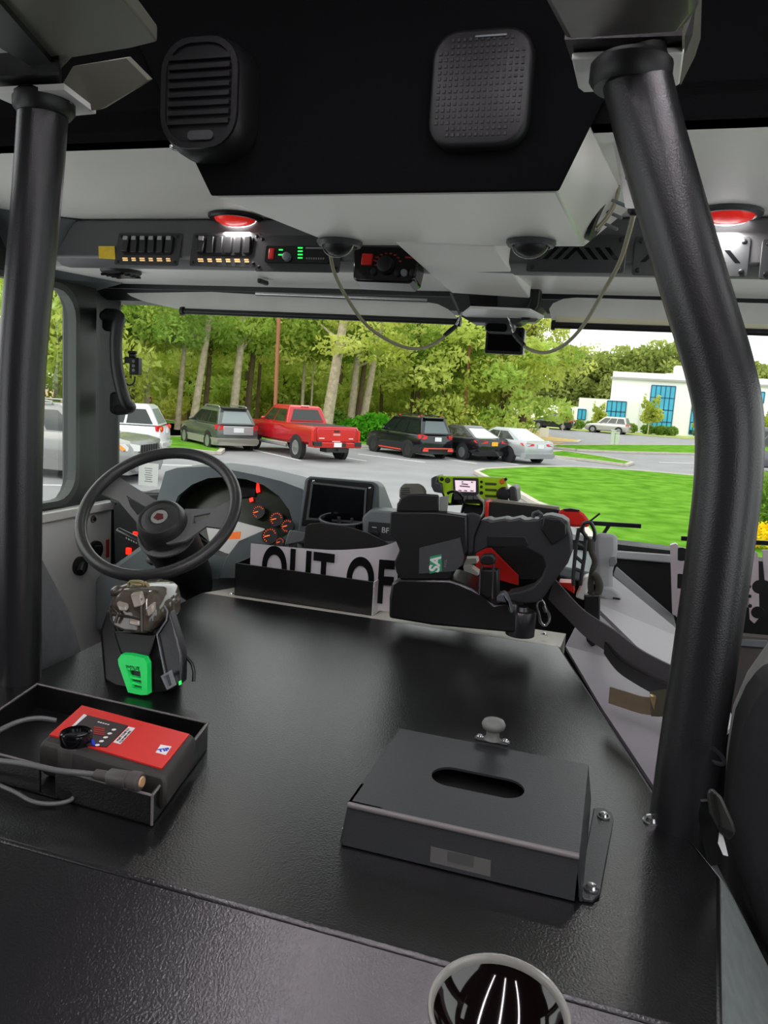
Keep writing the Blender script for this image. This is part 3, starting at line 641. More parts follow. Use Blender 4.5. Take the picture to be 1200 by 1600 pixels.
for x, y, w_, h_, nm in ((403, 762, .012, .030, 'warning_light'), (393, 781, .012, .012, 'warning_light')):
    c = hit(x, y, oB, nn); b = MB(frame(c, (1, 0, .4), (-.4, .36, .93))); b.box((0, 0, .001), (w_, h_, .002)); build(nm, b, REDL, dash)
b = MB(); b.prism(HIT([(385, 744), (402, 748), (398, 775), (372, 778), (377, 750)], oB-V((0, .002, 0)), nn), (0, .002, 0)); build('info_screen', b, BLKG, dash)
b = MB(); b.prism(HIT([(355, 832), (376, 831), (374, 842), (350, 843)], V(on)-V((0, .016, 0)), nn), (0, .004, 0)); build('orange_label', b, mat('orange label', (255, 122, 40), .5, emit=.3), dash)
# lower dash body and the dash top along the windshield
b = MB(); b.loft([AT([(150, 905), (225, 850), (330, 845), (380, 880), (395, 930), (395, 985), (150, 985)], Y=1.99), AT([(150, 905), (225, 840), (330, 835), (380, 860), (430, 930), (430, 985), (150, 985)], Y=2.22)]); build('lower_panel', b, mat('light grey dash plastic', (122, 130, 134), .5, bump=(400, .15)), dash, bevel=.01)
b = MB(); b.prism([(XL+.06, 2.10, 2.225), (-.75, 2.05, 2.215), (-.2, 2.05, 2.19), (.0, 2.08, 2.16), (.0, 2.36, 2.17), (XL+.06, 2.30, 2.20)], (0, 0, -.03)); build('dash_top', b, mat('light grey dash plastic', (0, 0, 0)), dash, bevel=.006)
# left switch pod with two red switches
b = MB(); b.prism(AT([(176, 790), (214, 770), (262, 770), (262, 880), (222, 898), (178, 905)], Y=2.02), (0, .12, 0)); build('switch_pod', b, mat('black dash pod', (34, 38, 40), .45), dash, bevel=.008)
b = MB(); b.prism(AT([(206, 836), (228, 832), (216, 874), (190, 878)], Y=2.012), (0, .008, 0)); k = build('switch_plate', b, BLKP, dash, bevel=.002)
for x, y in ((202, 861), (213, 836)):
    b = MB(rear(at(x, y, Y=2.010))); b.box((0, 0, .003), (.018, .022, .008)); build('red_switch', b, REDL, dash, bevel=.002)

# steering wheel and column
wc = at(248, 798, d=1.85); az, el = radians(8), radians(46)
wn = V((sin(az)*cos(el), -cos(az)*cos(el), sin(el))); wx = V((cos(az), sin(az), 0)); WM = frame(wc, wx, wn.cross(wx))
sw = thing('steering_wheel', 'large black two-spoke steering wheel with column on the driver side', 'steering wheel', M=WM)
R_ = .187
b = MB(WM); b.tube([(R_*cos(2*pi*i/56), R_*sin(2*pi*i/56), 0) for i in range(56)], .0145, 14, closed=True)
build('rim', b, mat('wheel rim rubber', (52, 52, 52), .32, bump=(500, .2)), sw, smooth=60)
SPK = mat('spoke metal', (112, 113, 112), .38)
hz = -.045
def wl(x, y, h=0.0): return hit(x, y, wc+wn*h, wn)
for spoke in ('l', 'r'):
    if spoke == 'l': o_, i_ = [(172, 735), (196, 752), (238, 778), (262, 792), (238, 838), (222, 826), (183, 780), (148, 772)], [(200, 776), (228, 796), (215, 803), (206, 790), (196, 782)][:4]
    else: o_, i_ = [(290, 795), (335, 795), (362, 780), (372, 800), (352, 826), (322, 822), (290, 845), (262, 850), (240, 838)], [(303, 808), (327, 801), (322, 812), (300, 818)]
    ps = [wl(*p, h=-.012) for p in o_]
    b = MB()
    if spoke == 'l': inn = [wl(*p, h=-.012) for p in [(197, 774), (230, 793), (215, 805), (203, 790)]]
    else: inn = [wl(*p, h=-.012) for p in [(303, 806), (330, 801), (322, 810), (301, 819)]]
    b.plate(ps, inn, -wn*.006); build('spoke', b, SPK, sw, bevel=.001)
hb = wl(251, 812, h=.004); HM = frame(hb, wx, wn.cross(wx))
b = MB(HM); b.lathe([(.060, -.045), (.060, -.01), (.056, .004), (.050, .012), (.047, .012), (.045, .009), (.036, .012), (.026, .0125), (.023, .009), (.002, .009)], n=36); hub = build('hub', b, mat('hub plastic', (50, 50, 50), .42, bump=(500, .2)), sw, smooth=35)
b = MB(HM); b.lathe([(.0205, .009), (.020, .012), (.002, .0125)], n=24); bd = build('badge', b, mat('chrome badge', (190, 188, 186), .25, .8), sw, smooth=40)
b = MB(HM); b.prism([(-.012, -.006, .0128), (0, -.011, .0128), (.012, -.004, .0128), (.007, .008, .0128), (-.008, .009, .0128)], (0, 0, .0008)); build('emblem', b, mat('dark red emblem', (92, 26, 34), .35), bd)
# column
c0 = hb-wn*.045; c1 = at(305, 915, Y=1.90); ax = (c1-c0)
b = MB(); cp = [c0+wn*.002, c0+ax*.2, c0+ax*.5, c0+ax*.8, c1]; b.tube(cp, [.066, .068, .066, .060, .05], 20); build('column_shroud', b, mat('column shroud', (34, 34, 35), .5, bump=(500, .2)), sw, smooth=50)
b = MB(); b.tube([c0-wn*.006, c0-wn*.012], [.072, .072], 28); build('collar', b, SPK, sw, smooth=40)
st = at(183, 829, Y=1.72); se = at(236, 855, Y=1.72)
b = MB(); M = frame((st+se)/2, se-st, V((0, -.5, .8))); b.box((0, 0, 0), ((se-st).length, .020, .016), M); stk = build('indicator_stalk', b, BLKS, sw, bevel=.005)
b = MB(M)
for k in range(5): b.box((-.018+.008*k, .0, .0082), (.004, .006, .0006))
build('print', b, WHT, stk)
ls = at(238, 876, Y=1.78); b = MB(); b.tube([ls+V((.05, 0, .01)), ls+V((.02, 0, .0)), ls], [.006, .008, .014], 10); b.ball(ls, (.02, .012, .012), 6); build('tilt_lever', b, DGREY, sw, smooth=60)

# display screen on the centre dash
ms = thing('console_screen', 'black rectangular screen in a grey hood left of the sign holder', 'screen', at(530, 820, Y=1.9))
Yc = 1.90
b = MB(); q0 = AT([(476, 748), (484, 744), (582, 753), (592, 757), (592, 830), (585, 850), (462, 850)], Y=Yc); q1 = AT([(490, 750), (498, 746), (592, 752), (600, 757), (618, 800), (622, 850), (475, 850)], Y=Yc+.12)
b.loft([q0, q1]); build('hood', b, mat('blue grey dash plastic', (0, 0, 0)), ms, bevel=.008)
b = MB(); b.prism(AT([(480, 750), (484, 747), (580, 756), (584, 760), (578, 822), (470, 822)], Y=Yc-.004), (0, .008, 0)); build('bezel', b, BLKP, ms, bevel=.003)
b = MB(); b.plate(AT([(486, 753), (573, 763), (570, 818), (478, 812)], Y=Yc-.008), AT([(489, 756), (570, 765.5), (567, 815), (482, 809)], Y=Yc-.008), (0, .006, 0)); build('screen_frame', b, mat('thin light frame', (120, 122, 122), .3, .5), ms)
b = MB(); b.prism(AT([(489, 756), (570, 765.5), (567, 815), (482, 809)], Y=Yc-.0055), (0, .003, 0)); build('screen', b, mat('dark screen', (8, 9, 14), .18), ms)
for x, y in ((490, 752), (578, 763)): bolt(ms, at(x, y, Y=Yc-.004), (0, -1, 0), .003, STEEL)
ra = thing('control_head', 'pale grey dash control box between the console screen and the thermal camera', 'control box', at(605, 850, Y=1.84))
b = MB(); b.loft([AT([(566, 808), (578, 797), (632, 800), (632, 850), (566, 850)], Y=1.83), AT([(575, 800), (586, 791), (640, 796), (640, 850), (575, 850)], Y=1.93)]); build('body', b, mat('light grey dash plastic', (0, 0, 0)), ra, bevel=.005)
b = MB(); b.prism(AT([(576, 815), (632, 819), (632, 846), (574, 844)], Y=1.828), (0, .004, 0)); build('face', b, mat('smoky control face', (58, 62, 64), .3), ra)
text('legend', 'BF', rear(at(602, 829, Y=1.8275)), .020, WHT, ra)
b = MB(rear(at(587, 834, Y=1.828))); b.lathe([(.012, 0), (.011, .008), (.006, .010)], n=20); build('knob', b, BLKP, ra, smooth=40)
b = MB(); b.box(at(585, 824, Y=1.8272), (.012, .001, .002)); build('print', b, WHT, ra)
# round cup holder with pale rim
ch = thing('cup_holder', 'round black cup holder with pale rim behind the black sheet', 'cup holder', at(534, 835, Y=1.76))
c = at(536, 812, Y=1.86); M = frame(c, (1, 0, 0), (0, 1, 0.1))
b = MB(M); b.lathe([(.058, -.06), (.062, .0), (.058, .004), (.054, .0), (.050, -.055), (.002, -.055)], n=36); build('body', b, BLKG, ch, smooth=40)
b = MB(M); b.tube([(.0605*cos(a), .0605*sin(a), .003) for a in [2*pi*i/40 for i in range(40)]], .0028, 8, closed=True); build('rim', b, MGREY, ch, smooth=60)
for a in (2.2, 1.2, -.3):
    b = MB(M @ Matrix.Rotation(a, 4, 'Z')); b.box((.042, 0, -.012), (.018, .008, .02)); build('spring_tab', b, CHAR, ch, bevel=.002)
b = MB(); p0 = at(462, 846, Y=1.80); b.loft([AT([(444, 852), (452, 828), (478, 832), (474, 846)], Y=1.80), AT([(446, 850), (456, 829), (480, 833), (476, 844)], Y=1.84)]); q_ = at(460, 845, Y=1.84); b.box2((q_.x-.01, 1.82, 2.04), (q_.x+.01, 1.84, q_.z))
br = solo('dash_bracket', b, mat('clear grey bracket', (120, 124, 124), .3), 'small grey tilted bracket between the gauges and the black sheet', 'bracket', bevel=.003)

# folder tray with the white sign and a black sheet
tr = thing('sign_holder', 'black metal folder holder at the front edge of the engine cover, holding the white sign', 'holder', at(480, 945, Y=1.70))
zf = 2.092
A = V((-.857, 1.635, zf)); B_ = V((-.505, 1.635, zf)); dz = V((0, 0, .082)); dy = V((0, .12, 0))
def slab(p, q, up, th):
    b = MB(); b.prism([p, q, q+up, p+up], th); return b
build('front_wall', slab(A, B_, dz, (0, .003, 0)), BLK, tr, bevel=.001)
build('back_wall', slab(A+dy, B_+dy, V((0, 0, .095)), (0, -.003, 0)), BLK, tr, bevel=.001)
build('side_wall', slab(A, A+dy, dz, (.003, 0, 0)), BLK, tr, bevel=.001)
build('side_wall', slab(B_, B_+dy, dz+V((0, 0, 0)), (.003, 0, 0)), mat('light grey metal', (206, 202, 198), .4), tr, bevel=.001)
b = MB(); b.prism([A, B_, B_+dy, A+dy], (0, 0, .003)); build('floor_plate', b, BLK, tr)
sg = thing('folded_sign', 'white sign with bold black letters standing in the black holder', 'sign', at(500, 925, Y=1.68))
# gently bowed card
xs = [(392, 849), (430, 853), (475, 857), (520, 859.5), (560, 858), (590, 855), (612, 849), (622, 845)]
ys = [1.668, 1.665, 1.663, 1.663, 1.665, 1.668, 1.673, 1.68]
tp = [at(x, y, Y=yy) for (x, y), yy in zip(xs, ys)]
tp[-1] = tp[-1]+V((.004, .0, .004))
bt_ = [V((p.x, p.y, 2.098)) for p in tp]
ts = spline(tp, 4); bs = spline(bt_, 4)
b = MB(); b.loft([[t, u+V((0, 0, 0)), u+V((0, .0012, 0)), t+V((0, .0012, 0))] for t, u in zip(ts, bs)]); build('card', b, mat('white sign card', (222, 218, 220), .5), sg, smooth=40)
# lettering that follows the card
def follow(me_o):
    me = me_o.data; W = WORLD[me_o.name]; Wi = W.inverted()
    for v in me.vertices:
        p = W @ v.co; best = min(ts, key=lambda t: abs(t.x-p.x)); 
        i = min(range(len(ts)-1), key=lambda k: abs((ts[k].x+ts[k+1].x)/2-p.x)); t0, t1 = ts[i], ts[i+1]
        f_ = (p.x-t0.x)/max(1e-6, t1.x-t0.x); yy = t0.y+(t1.y-t0.y)*f_
        v.co = Wi @ V((p.x, yy-.0042-.0006*(p.y < 1.6), p.z))
lt = text('lettering', 'OUT OF', rear(V((-.634, 1.62, 2.163))), .140, mat('black lettering', (14, 14, 16), .5), sg, ext=.0002, bold=.0045, sx=.60, sp=1.10); LT = lt
follow(lt)
bsx = thing('black_sheet', 'black rounded sheet standing behind the white lettered sign', 'sheet', at(540, 840, Y=1.72))
q = [(474, 860), (477, 824), (482, 819), (500, 817), (540, 822), (575, 833), (600, 845), (618, 858), (619, 870), (560, 885), (474, 885)]
b = MB(); b.prism([hit(x, y, (0, 1.725, 2.2), (0, -1, 0)) for x, y in q], (0, .004, 0)); build('sheet', b, mat('black sheet', (30, 29, 27), .45), bsx, bevel=.001)

# ================================================================ THERMAL CAMERA IN ITS CHARGER
def U(x, y): return (600+x/4.0, 720+y/4.0)
tcY = 1.53
cg = thing('camera_charger', 'black charger base on the engine cover holding the thermal camera', 'charger', at(715, 985, Y=1.56))
b = MB(); q = AT([U(*p) for p in [(28, 985), (30, 860), (45, 765), (90, 738), (410, 742), (480, 765), (560, 800), (640, 850), (690, 895), (770, 880), (830, 895), (830, 1080), (300, 1030)]], Y=tcY)
b.prism(q, (0, .11, 0)); build('base', b, BLK, cg, bevel=.006)
b = MB(); c = at(*U(848, 1085), Y=1.56); M = frame((c.x, c.y, c.z), (1, 0, 0), (0, 1, 0)); b.lathe([(.030, 0), (.030, .048), (.027, .052), (.016, .052), (.012, .060), (.002, .060)], M, 28); build('post', b, BLKS, cg, smooth=40)
b = MB(); b.prism(AT([U(*p) for p in [(590, 830), (600, 680), (710, 685), (712, 850), (655, 860)]], Y=1.50), (0, .03, 0)); cp_ = build('clip_block', b, BLKP, cg, bevel=.003)
b = MB()
for dx in (0, 1): b.tube(AT([U(597+dx*80, 835+dx*25), U(604+dx*78, 690), U(618+dx*68, 650)], Y=1.495), .0022, 6)
build('clip_wire', b, STEEL, cg, smooth=60)
b = MB(); b.prism(AT([U(*p) for p in [(600, 645), (597, 605), (620, 585), (675, 585), (695, 605), (692, 648), (645, 655)]], Y=1.495), (0, .02, 0)); build('clip_cap', b, BLKP, cg, bevel=.004)
b = MB(); b.prism(AT([U(*p) for p in [(705, 840), (745, 825), (765, 850), (805, 955), (780, 950), (770, 890), (700, 880)]], Y=1.50), (0, .03, 0)); build('latch_arm', b, DGREY, cg, bevel=.003)
ti = thing('thermal_camera', 'black handheld thermal camera with loop handle, standing upright in its charger', 'thermal camera', at(665, 900, Y=1.56))
b = MB(); prof_ = [(75, 320), (35, 322), (35, 470), (70, 500), (95, 560), (60, 640), (75, 700), (100, 745), (410, 745), (440, 690), (495, 650), (500, 600), (520, 560), (515, 345), (340, 320)]
b.loft([AT([U(*p) for p in prof_], Y=tcY), [p+V((0, .02, 0)) for p in AT([U(*p) for p in prof_], Y=tcY)], [(p-V((-.36, 0, 2.28)))*.96+V((-.36, .115, 2.28)) for p in AT([U(*p) for p in prof_], Y=tcY)]])
TIM = mat('thermal camera shell', (22, 23, 24), .42, bump=(400, .15)); build('body', b, TIM, ti, bevel=.004)
b = MB(); b.loft([AT([U(*p) for p in [(78, 322), (82, 270), (110, 225), (160, 208), (250, 205), (345, 212), (345, 322)]], Y=tcY+d_) for d_ in (.005, .095)]); build('lens_hood', b, BLKP, ti, bevel=.004)
b = MB(); b.loft([AT([U(*p) for p in [(347, 225), (408, 215), (395, 318), (347, 318)]], Y=tcY+d_) for d_ in (.01, .06)]); build('top_block', b, mat('dull metal block', (130, 136, 128), .5), ti, bevel=.002)
b = MB(); b.loft([AT([U(*p) for p in [(515, 330), (560, 322), (612, 345), (605, 370), (560, 470), (555, 570), (520, 600)]], Y=tcY+d_) for d_ in (.01, .08)]); build('neck', b, mat('thermal camera grip', (44, 46, 48), .45, bump=(300, .2)), ti, bevel=.004)
b = MB(); hq = [(600, 372), (650, 362), (668, 376), (760, 360), (780, 372), (850, 357), (880, 372), (965, 365), (1000, 345), (1040, 340), (1110, 355), (1150, 380), (1155, 430), (1170, 480), (1172, 580), (1150, 640), (1090, 720), (1000, 850), (960, 885), (880, 893), (760, 872), (770, 832), (850, 818), (930, 790), (975, 745), (1010, 660), (990, 600), (900, 552), (830, 548), (640, 545), (555, 590), (560, 480)]
b.prism(AT([U(*p) for p in hq], Y=tcY+.02), (0, .05, 0)); build('handle', b, mat('thermal camera grip', (0, 0, 0)), ti, bevel=.006, bseg=3)
b = MB(); b.prism(AT([U(*p) for p in [(640, 470), (880, 470), (905, 520), (890, 540), (650, 540)]], Y=tcY+.017), (0, .004, 0)); build('handle_inlay', b, TIM, ti, bevel=.002)
b = MB(); b.prism(AT([U(*p) for p in [(1000, 352), (1105, 365), (1140, 400), (1140, 470), (1050, 530), (980, 430)]], Y=tcY+.014), (0, .008, 0)); build('end_cap', b, TIM, ti, bevel=.003)
b = MB(); b.prism(AT([U(*p) for p in [(222, 545), (475, 482), (500, 600), (490, 650), (440, 690), (218, 705)]], Y=tcY-.0025), (0, .004, 0)); lb_ = build('side_label', b, mat('grey side label', (70, 72, 74), .45), ti)
b = MB(); b.prism(AT([U(*p) for p in [(287, 600), (358, 585), (362, 690), (285, 705)]], Y=tcY-.0035), (0, .002, 0)); build('green_logo_field', b, mat('green logo field', (44, 160, 108), .5), ti)
text('logo_lettering', 'SA', frame(at(*U(322, 645), Y=tcY-.0042), (0.06, 0, 1), (-1, 0, .06)), .030, WHT, ti, bold=.001)
text('small_print', 'EVOL', frame(at(*U(385, 640), Y=tcY-.003), (0.06, 0, 1), (-1, 0, .06)), .007, mat('faded print', (0, 0, 0)), ti)
b = MB(); b.tube(AT([U(*p) for p in [(930, 355), (935, 330), (965, 318), (985, 335), (975, 355)]], Y=tcY+.04), .004, 8); build('strap_ring', b, CHAR, ti, smooth=60)
# carabiner
c = thing('carabiner', 'small silver snap link hanging below the thermal camera handle', 'snap link', at(849, 975, Y=1.58))
cq = spline(AT([U(*p) for p in [(955, 900), (985, 870), (1010, 910), (1032, 960), (1030, 1005), (1005, 1028), (980, 1010), (968, 960)]], Y=1.58), 4, closed=True)
b = MB(); b.tube(cq, .0028, 8, closed=True); build('ring', b, STEEL, c, smooth=60)
b = MB(); b.tube(AT([U(1000, 905), U(1018, 945)], Y=1.576), .005, 8); build('gate_sleeve', b, STEEL, c, smooth=60)

# ================================================================ RADIO HEAD, MICROPHONE, RED BAG
LIME = mat('lime green radio face', (178, 226, 32), .4)
rd = thing('radio_head', 'lime green radio control head with a lit white display, above the red case', 'radio', at(735, 790, Y=1.88))
Yr = 1.86
def W4(x, y): return (640+x/4.0, 730+y/4.0)
b = MB(); b.loft([AT([W4(*p) for p in [(160, 60), (180, 52), (595, 62), (610, 78), (618, 215), (600, 225), (235, 240), (200, 160), (165, 110)]], Y=Yr+d_) for d_ in (.008, .10)]); build('body', b, BLKP, rd, bevel=.004)
b = MB(); b.prism(AT([W4(*p) for p in [(170, 62), (185, 55), (590, 65), (606, 80), (612, 212), (460, 210), (425, 170), (270, 165), (262, 222), (300, 228), (430, 230), (440, 238), (245, 226), (205, 150)]], Y=Yr), (0, .012, 0)); build('face_plate', b, LIME, rd, bevel=.002)
b = MB(); b.prism(AT([W4(*p) for p in [(268, 66), (428, 70), (432, 170), (426, 205), (275, 205)]], Y=Yr-.004), (0, .01, 0)); build('screen_bezel', b, mat('radio bezel', (48, 48, 50), .4), rd, bevel=.002)
b = MB(); b.prism(AT([W4(*p) for p in [(283, 82), (413, 87), (413, 156), (288, 152)]], Y=Yr-.0055), (0, .002, 0)); build('screen', b, mat('lit radio screen', (236, 214, 224), .4, emit=.75), rd)
SCR = mat('screen print', (120, 100, 110), .5)
b = MB()
for x, y, w_ in ((330, 92, .004), (390, 94, .005), (345, 106, .016), (345, 120, .026), (315, 146, .008), (350, 147, .008), (390, 148, .008)): b.box(at(*W4(x, y), Y=Yr-.0062), (w_, .0006, .003))
build('screen_print', b, SCR, rd)
for k in range(3):
    b = MB(); b.box(at(*W4(345+37*k, 190), Y=Yr-.006), (.013, .008, .009)); build('soft_key', b, mat('grey radio key', (96, 98, 100), .4), rd, bevel=.0015)
for k in range(3):
    b = MB(); b.prism(AT([W4(*p) for p in [(470, 96+38*k), (540, 99+38*k), (545, 106+38*k), (540, 114+38*k), (472, 111+38*k)]], Y=Yr-.002), (0, .004, 0)); build('button_bar', b, mat('dark olive button', (64, 76, 30), .5), rd, bevel=.001)
for x, y, r, mm in ((449, 92, .0035, BLKP), (449, 122, .0035, BLKP), (449, 160, .0045, BLKP), (238, 82, .007, mat('dark olive button', (0, 0, 0))), (202, 74, .005, BLKP), (578, 90, .0065, mat('orange button', (226, 112, 20), .4)), (601, 75, .004, BLKP)):
    b = MB(rear(at(*W4(x, y), Y=Yr))); b.lathe([(r, -.002), (r, .002), (r*.7, .004)], n=16); build('button', b, mm, rd, smooth=40)
b = MB(rear(at(*W4(590, 165), Y=Yr))); b.lathe([(.0165, -.002), (.0165, .016), (.013, .022), (.004, .023)], n=24); build('volume_knob', b, BLKP, rd, smooth=40)
for sx_, q in ((0, [(132, 70), (160, 55), (175, 60), (168, 95), (200, 100), (205, 165), (150, 155), (134, 120)]), (1, [(620, 125), (650, 118), (668, 135), (675, 220), (640, 225), (618, 205)])):
    b = MB(); b.prism(AT([W4(*p) for p in q], Y=Yr-.012), (0, .07, 0)); build('side_clamp', b, CHAR, rd, bevel=.004)
b = MB(); b.box2((-.36, 1.90, 2.18), (-.30, 1.96, 2.335)); build('mount_post', b, BLKP, rd)
# coiled and loose leads in front of the radio
b = MB(); b.tube(spline(AT([W4(*p) for p in [(235, 165), (265, 152), (300, 158), (330, 185), (340, 225), (332, 262)]], Y=1.78)+[V((-.36, 1.78, 2.2)), V((-.36, 1.78, 2.08))], 5), .0035, 8); solo('coiled_lead', b, BLKG, 'black curved lead in front of the lime green radio', 'lead', smooth=60)
b = MB(); b.tube(spline(AT([W4(*p) for p in [(425, 170), (440, 195), (465, 220), (468, 265), (455, 300), (430, 320)]], Y=1.77), 5), .0032, 8); solo('loose_lead', b, mat('pale lead', (176, 172, 160), .4), 'thin pale lead between the radio and the red case', 'lead', smooth=60)
mc = thing('hand_microphone', 'grey palm microphone hung left of the lime green radio', 'microphone', at(648, 778, Y=1.88))
b = MB(); b.loft([AT([U(*p) for p in [(95, 240), (98, 165), (130, 142), (215, 142), (250, 155), (265, 190), (262, 240)]], Y=1.86+d_) for d_ in (0, .04)]); build('shell', b, mat('warm grey microphone', (112, 110, 98), .55), mc, bevel=.008)
b = MB()
for k in range(5): b.prism(AT([U(105, 170+k*13), U(160, 168+k*13), U(160, 174+k*13), U(105, 176+k*13)], Y=1.858), (0, .004, 0))
build('grille', b, CHAR, mc)
b = MB(); b.prism(AT([U(*p) for p in [(95, 240), (262, 240), (255, 330), (110, 330)]], Y=1.87), (0, .03, 0)); build('hook_bracket', b, BLKP, mc)
# red and black equipment case
rc = thing('red_case', 'open red and black equipment case behind the thermal camera', 'case', (-.16, 1.82, 2.08))
Yk = 1.72
b = MB(); qo = [W4(*p) for p in [(470, 215), (620, 228), (800, 248), (935, 268), (935, 500), (935, 700), (470, 700)]]
fr = AT(qo, Y=Yk)
b.prism(fr, (0, .006, 0)); build('front_panel', b, mat('black case fabric', (18, 18, 19), .7, bump=(300, .3)), rc)
fb = AT([(x, y-2) for x, y in qo], Y=1.80); b = MB(); b.prism(fb, (0, .006, 0)); build('back_panel', b, mat('black case fabric', (0, 0, 0)), rc)
b = MB(); t0, t1 = fr[0], fr[3]; b.prism([fb[0]+V((0, -.006, 0)), fb[3]+V((0, -.006, 0)), fb[3]+V((0, .01, 0)), fb[0]+V((0, .01, 0))], (0, 0, .005)); build('rim', b, mat('pale case rim', (150, 146, 130), .5), rc)
b = MB(); b.prism(AT([W4(*p) for p in [(470, 213), (496, 216), (490, 320), (470, 330)]], Y=Yk-.006), (0, .05, 0)); build('corner_strip', b, RED, rc, bevel=.003)
b = MB(); b.loft([AT([W4(*p) for p in [(930, 268), (965, 262), (1060, 268), (1090, 290), (1125, 330), (1122, 375), (1000, 372), (975, 320), (930, 310)]], Y=Yk+d_) for d_ in (-.02, .10)]); build('end_cap', b, RED, rc, bevel=.006)
b = MB(); b.prism(AT([W4(*p) for p in [(960, 262), (1005, 258), (1062, 268), (1060, 276), (965, 272)]], Y=Yk-.024), (0, .01, 0)); build('zip_pull', b, BLKP, rc)
b = MB(); b.prism(AT([U(*p) for p in [(575, 580), (640, 530), (665, 545), (838, 720), (838, 778), (570, 700)]], Y=Yk-.01), (0, .008, 0)); build('red_flap', b, RED, rc)
b = MB(); b.prism(AT([U(*p) for p in [(1090, 760), (1180, 765), (1188, 830), (1140, 800)]], Y=Yk-.01), (0, .04, 0)); build('lower_corner', b, RED, rc)
b = MB(); b.prism([fr[3]+V((-.004, 0, 0)), fb[3]+V((-.004, 0, 0)), fb[5]+V((-.004, 0, 0)), fr[5]+V((-.004, 0, 0))], (.006, 0, 0)); b.prism([fr[0], fb[0], fb[6], fr[6]], (.006, 0, 0)); build('end_wall', b, mat('black case fabric', (0, 0, 0)), rc)
b = MB(); b.prism(AT([U(*p) for p in [(495, 612), (575, 610), (580, 640), (500, 655)]], Y=1.66), (0, .03, 0)); b.prism(AT([U(*p) for p in [(495, 660), (545, 668), (590, 700), (585, 720), (500, 690)]], Y=1.66), (0, .03, 0)); solo('papers', b, mat('paper', (222, 218, 212), .7), 'folded white papers tucked between the thermal camera and the red case', 'papers')

# ladder-frame holder and rope hanging right of the red case
hf = thing('strap_frame', 'black ladder-shaped strap frame at the right end of the red case', 'frame', at(905, 910, Y=1.66))
def W3(x, y): return (880+x/3.75, 800+y/3.75)
b = MB()
Yf = 1.64
for q in ([(92, 95), (75, 200), (58, 380), (60, 430)], [(132, 130), (125, 260), (108, 370), (100, 430)]): b.tube(AT([W3(*p) for p in q], Y=Yf), .004, 8)
for q in ([(92, 95), (135, 140)], [(80, 185), (128, 210)], [(72, 260), (118, 300)], [(64, 330), (112, 350)]): b.tube(AT([W3(*p) for p in q], Y=Yf), .004, 8)
build('frame', b, CHAR, hf, smooth=60)
b = MB(); b.tube(spline(AT([W3(*p) for p in [(150, 60), (120, 70), (115, 110), (140, 150), (175, 170), (185, 120), (165, 70)]], Y=Yf-.01), 5, closed=True), .004, 8, closed=True); build('ring', b, BLKS, hf, smooth=60)
b = MB(); b.tube(spline(AT([W3(*p) for p in [(160, 160), (165, 230), (185, 290), (170, 350), (160, 420), (165, 480)]], Y=Yf-.015), 5), .006, 8); build('cord', b, mat('dark olive cord', (52, 50, 42), .8), hf, smooth=60)
b = MB(); b.tube(spline(AT([W3(*p) for p in [(170, 360), (195, 380), (212, 430), (200, 480), (170, 490)]], Y=Yf-.02), 5), .008, 8); build('cord_loop', b, MATS['dark olive cord'], hf, smooth=60)
b = MB(); b.tube(AT([W3(150, 60), W3(215, 8)], Y=Yf-.01), .002, 6); build('zip_tie', b, BLKP, hf)
b = MB(); b.prism(AT([(912, 930), (938, 930), (936, 1000), (926, 1012), (916, 1002)], Y=1.60), (0, .02, 0)); build('strap_end', b, BLKP, hf, bevel=.003)
# grey moulded post and its foot
gp = thing('moulded_post', 'light grey moulded plastic post beside the windshield at the end of the red case', 'post', at(950, 940, Y=1.86))
b = MB(); Yg = 1.84
b.loft([AT([W3(*p) for p in [(180, 150), (190, 128), (215, 122), (300, 128), (318, 150), (318, 230), (290, 350), (290, 440), (262, 480), (200, 440)]], Y=Yg+d_) for d_ in (0, .08)]); build('column', b, mat('light moulded plastic', (164, 168, 170), .45), gp, bevel=.012, bseg=3)
b = MB(); b.loft([AT([W3(*p) for p in [(205, 430), (285, 440), (335, 475), (346, 510), (322, 562), (195, 490)]], Y=Yg-.02+d_) for d_ in (0, .06)]); build('foot', b, MATS['light moulded plastic'], gp, bevel=.008, bseg=3)
b = MB(); b.box(at(*W3(312, 507), Y=Yg-.021), (.016, .002, .004)); build('slot', b, BLKP, gp)
b = MB(); b.prism(AT([W3(*p) for p in [(70, 500), (120, 385), (155, 375), (165, 420), (120, 520)]], Y=1.72), (0, .04, 0)); build('flange', b, SILVP, gp, bevel=.004)
b = MB(); b.prism(AT([W3(*p) for p in [(266, 275), (310, 268), (315, 300), (298, 318), (270, 322)]], Y=Yg-.03), (0, .02, 0)); build('clip', b, MGREY, gp, bevel=.002)

# ================================================================ OFFICER SIDE: lower dash, brackets
lp = thing('lower_dash', 'dark recessed lower dash on the officer side with a grey diagonal rail', 'dash panel', (.2, 2.2, 1.9))
b = MB(); b.prism(AT([(930, 845), (960, 850), (1300, 890), (1300, 1010), (1085, 1010), (945, 905)], Y=2.20), (0, .03, 0)); build('recess_panel', b, mat('black recess', (16, 16, 17), .6), lp)
b = MB(); b.loft([AT([W3(*p) for p in [(300, 232), (320, 226), (640, 250), (640, 300), (310, 272)]], Y=2.17+d_) for d_ in (0, .05)]); build('top_rail', b, mat('grey dash rail', (196, 198, 200), .45), lp, bevel=.004)
b = MB(); b.loft([AT([W3(*p) for p in [(292, 370), (312, 318), (648, 608), (668, 712)]], Y=2.13+d_) for d_ in (0, .06)]); build('diagonal_rail', b, mat('mid grey rail', (168, 170, 171), .42), lp, bevel=.003)
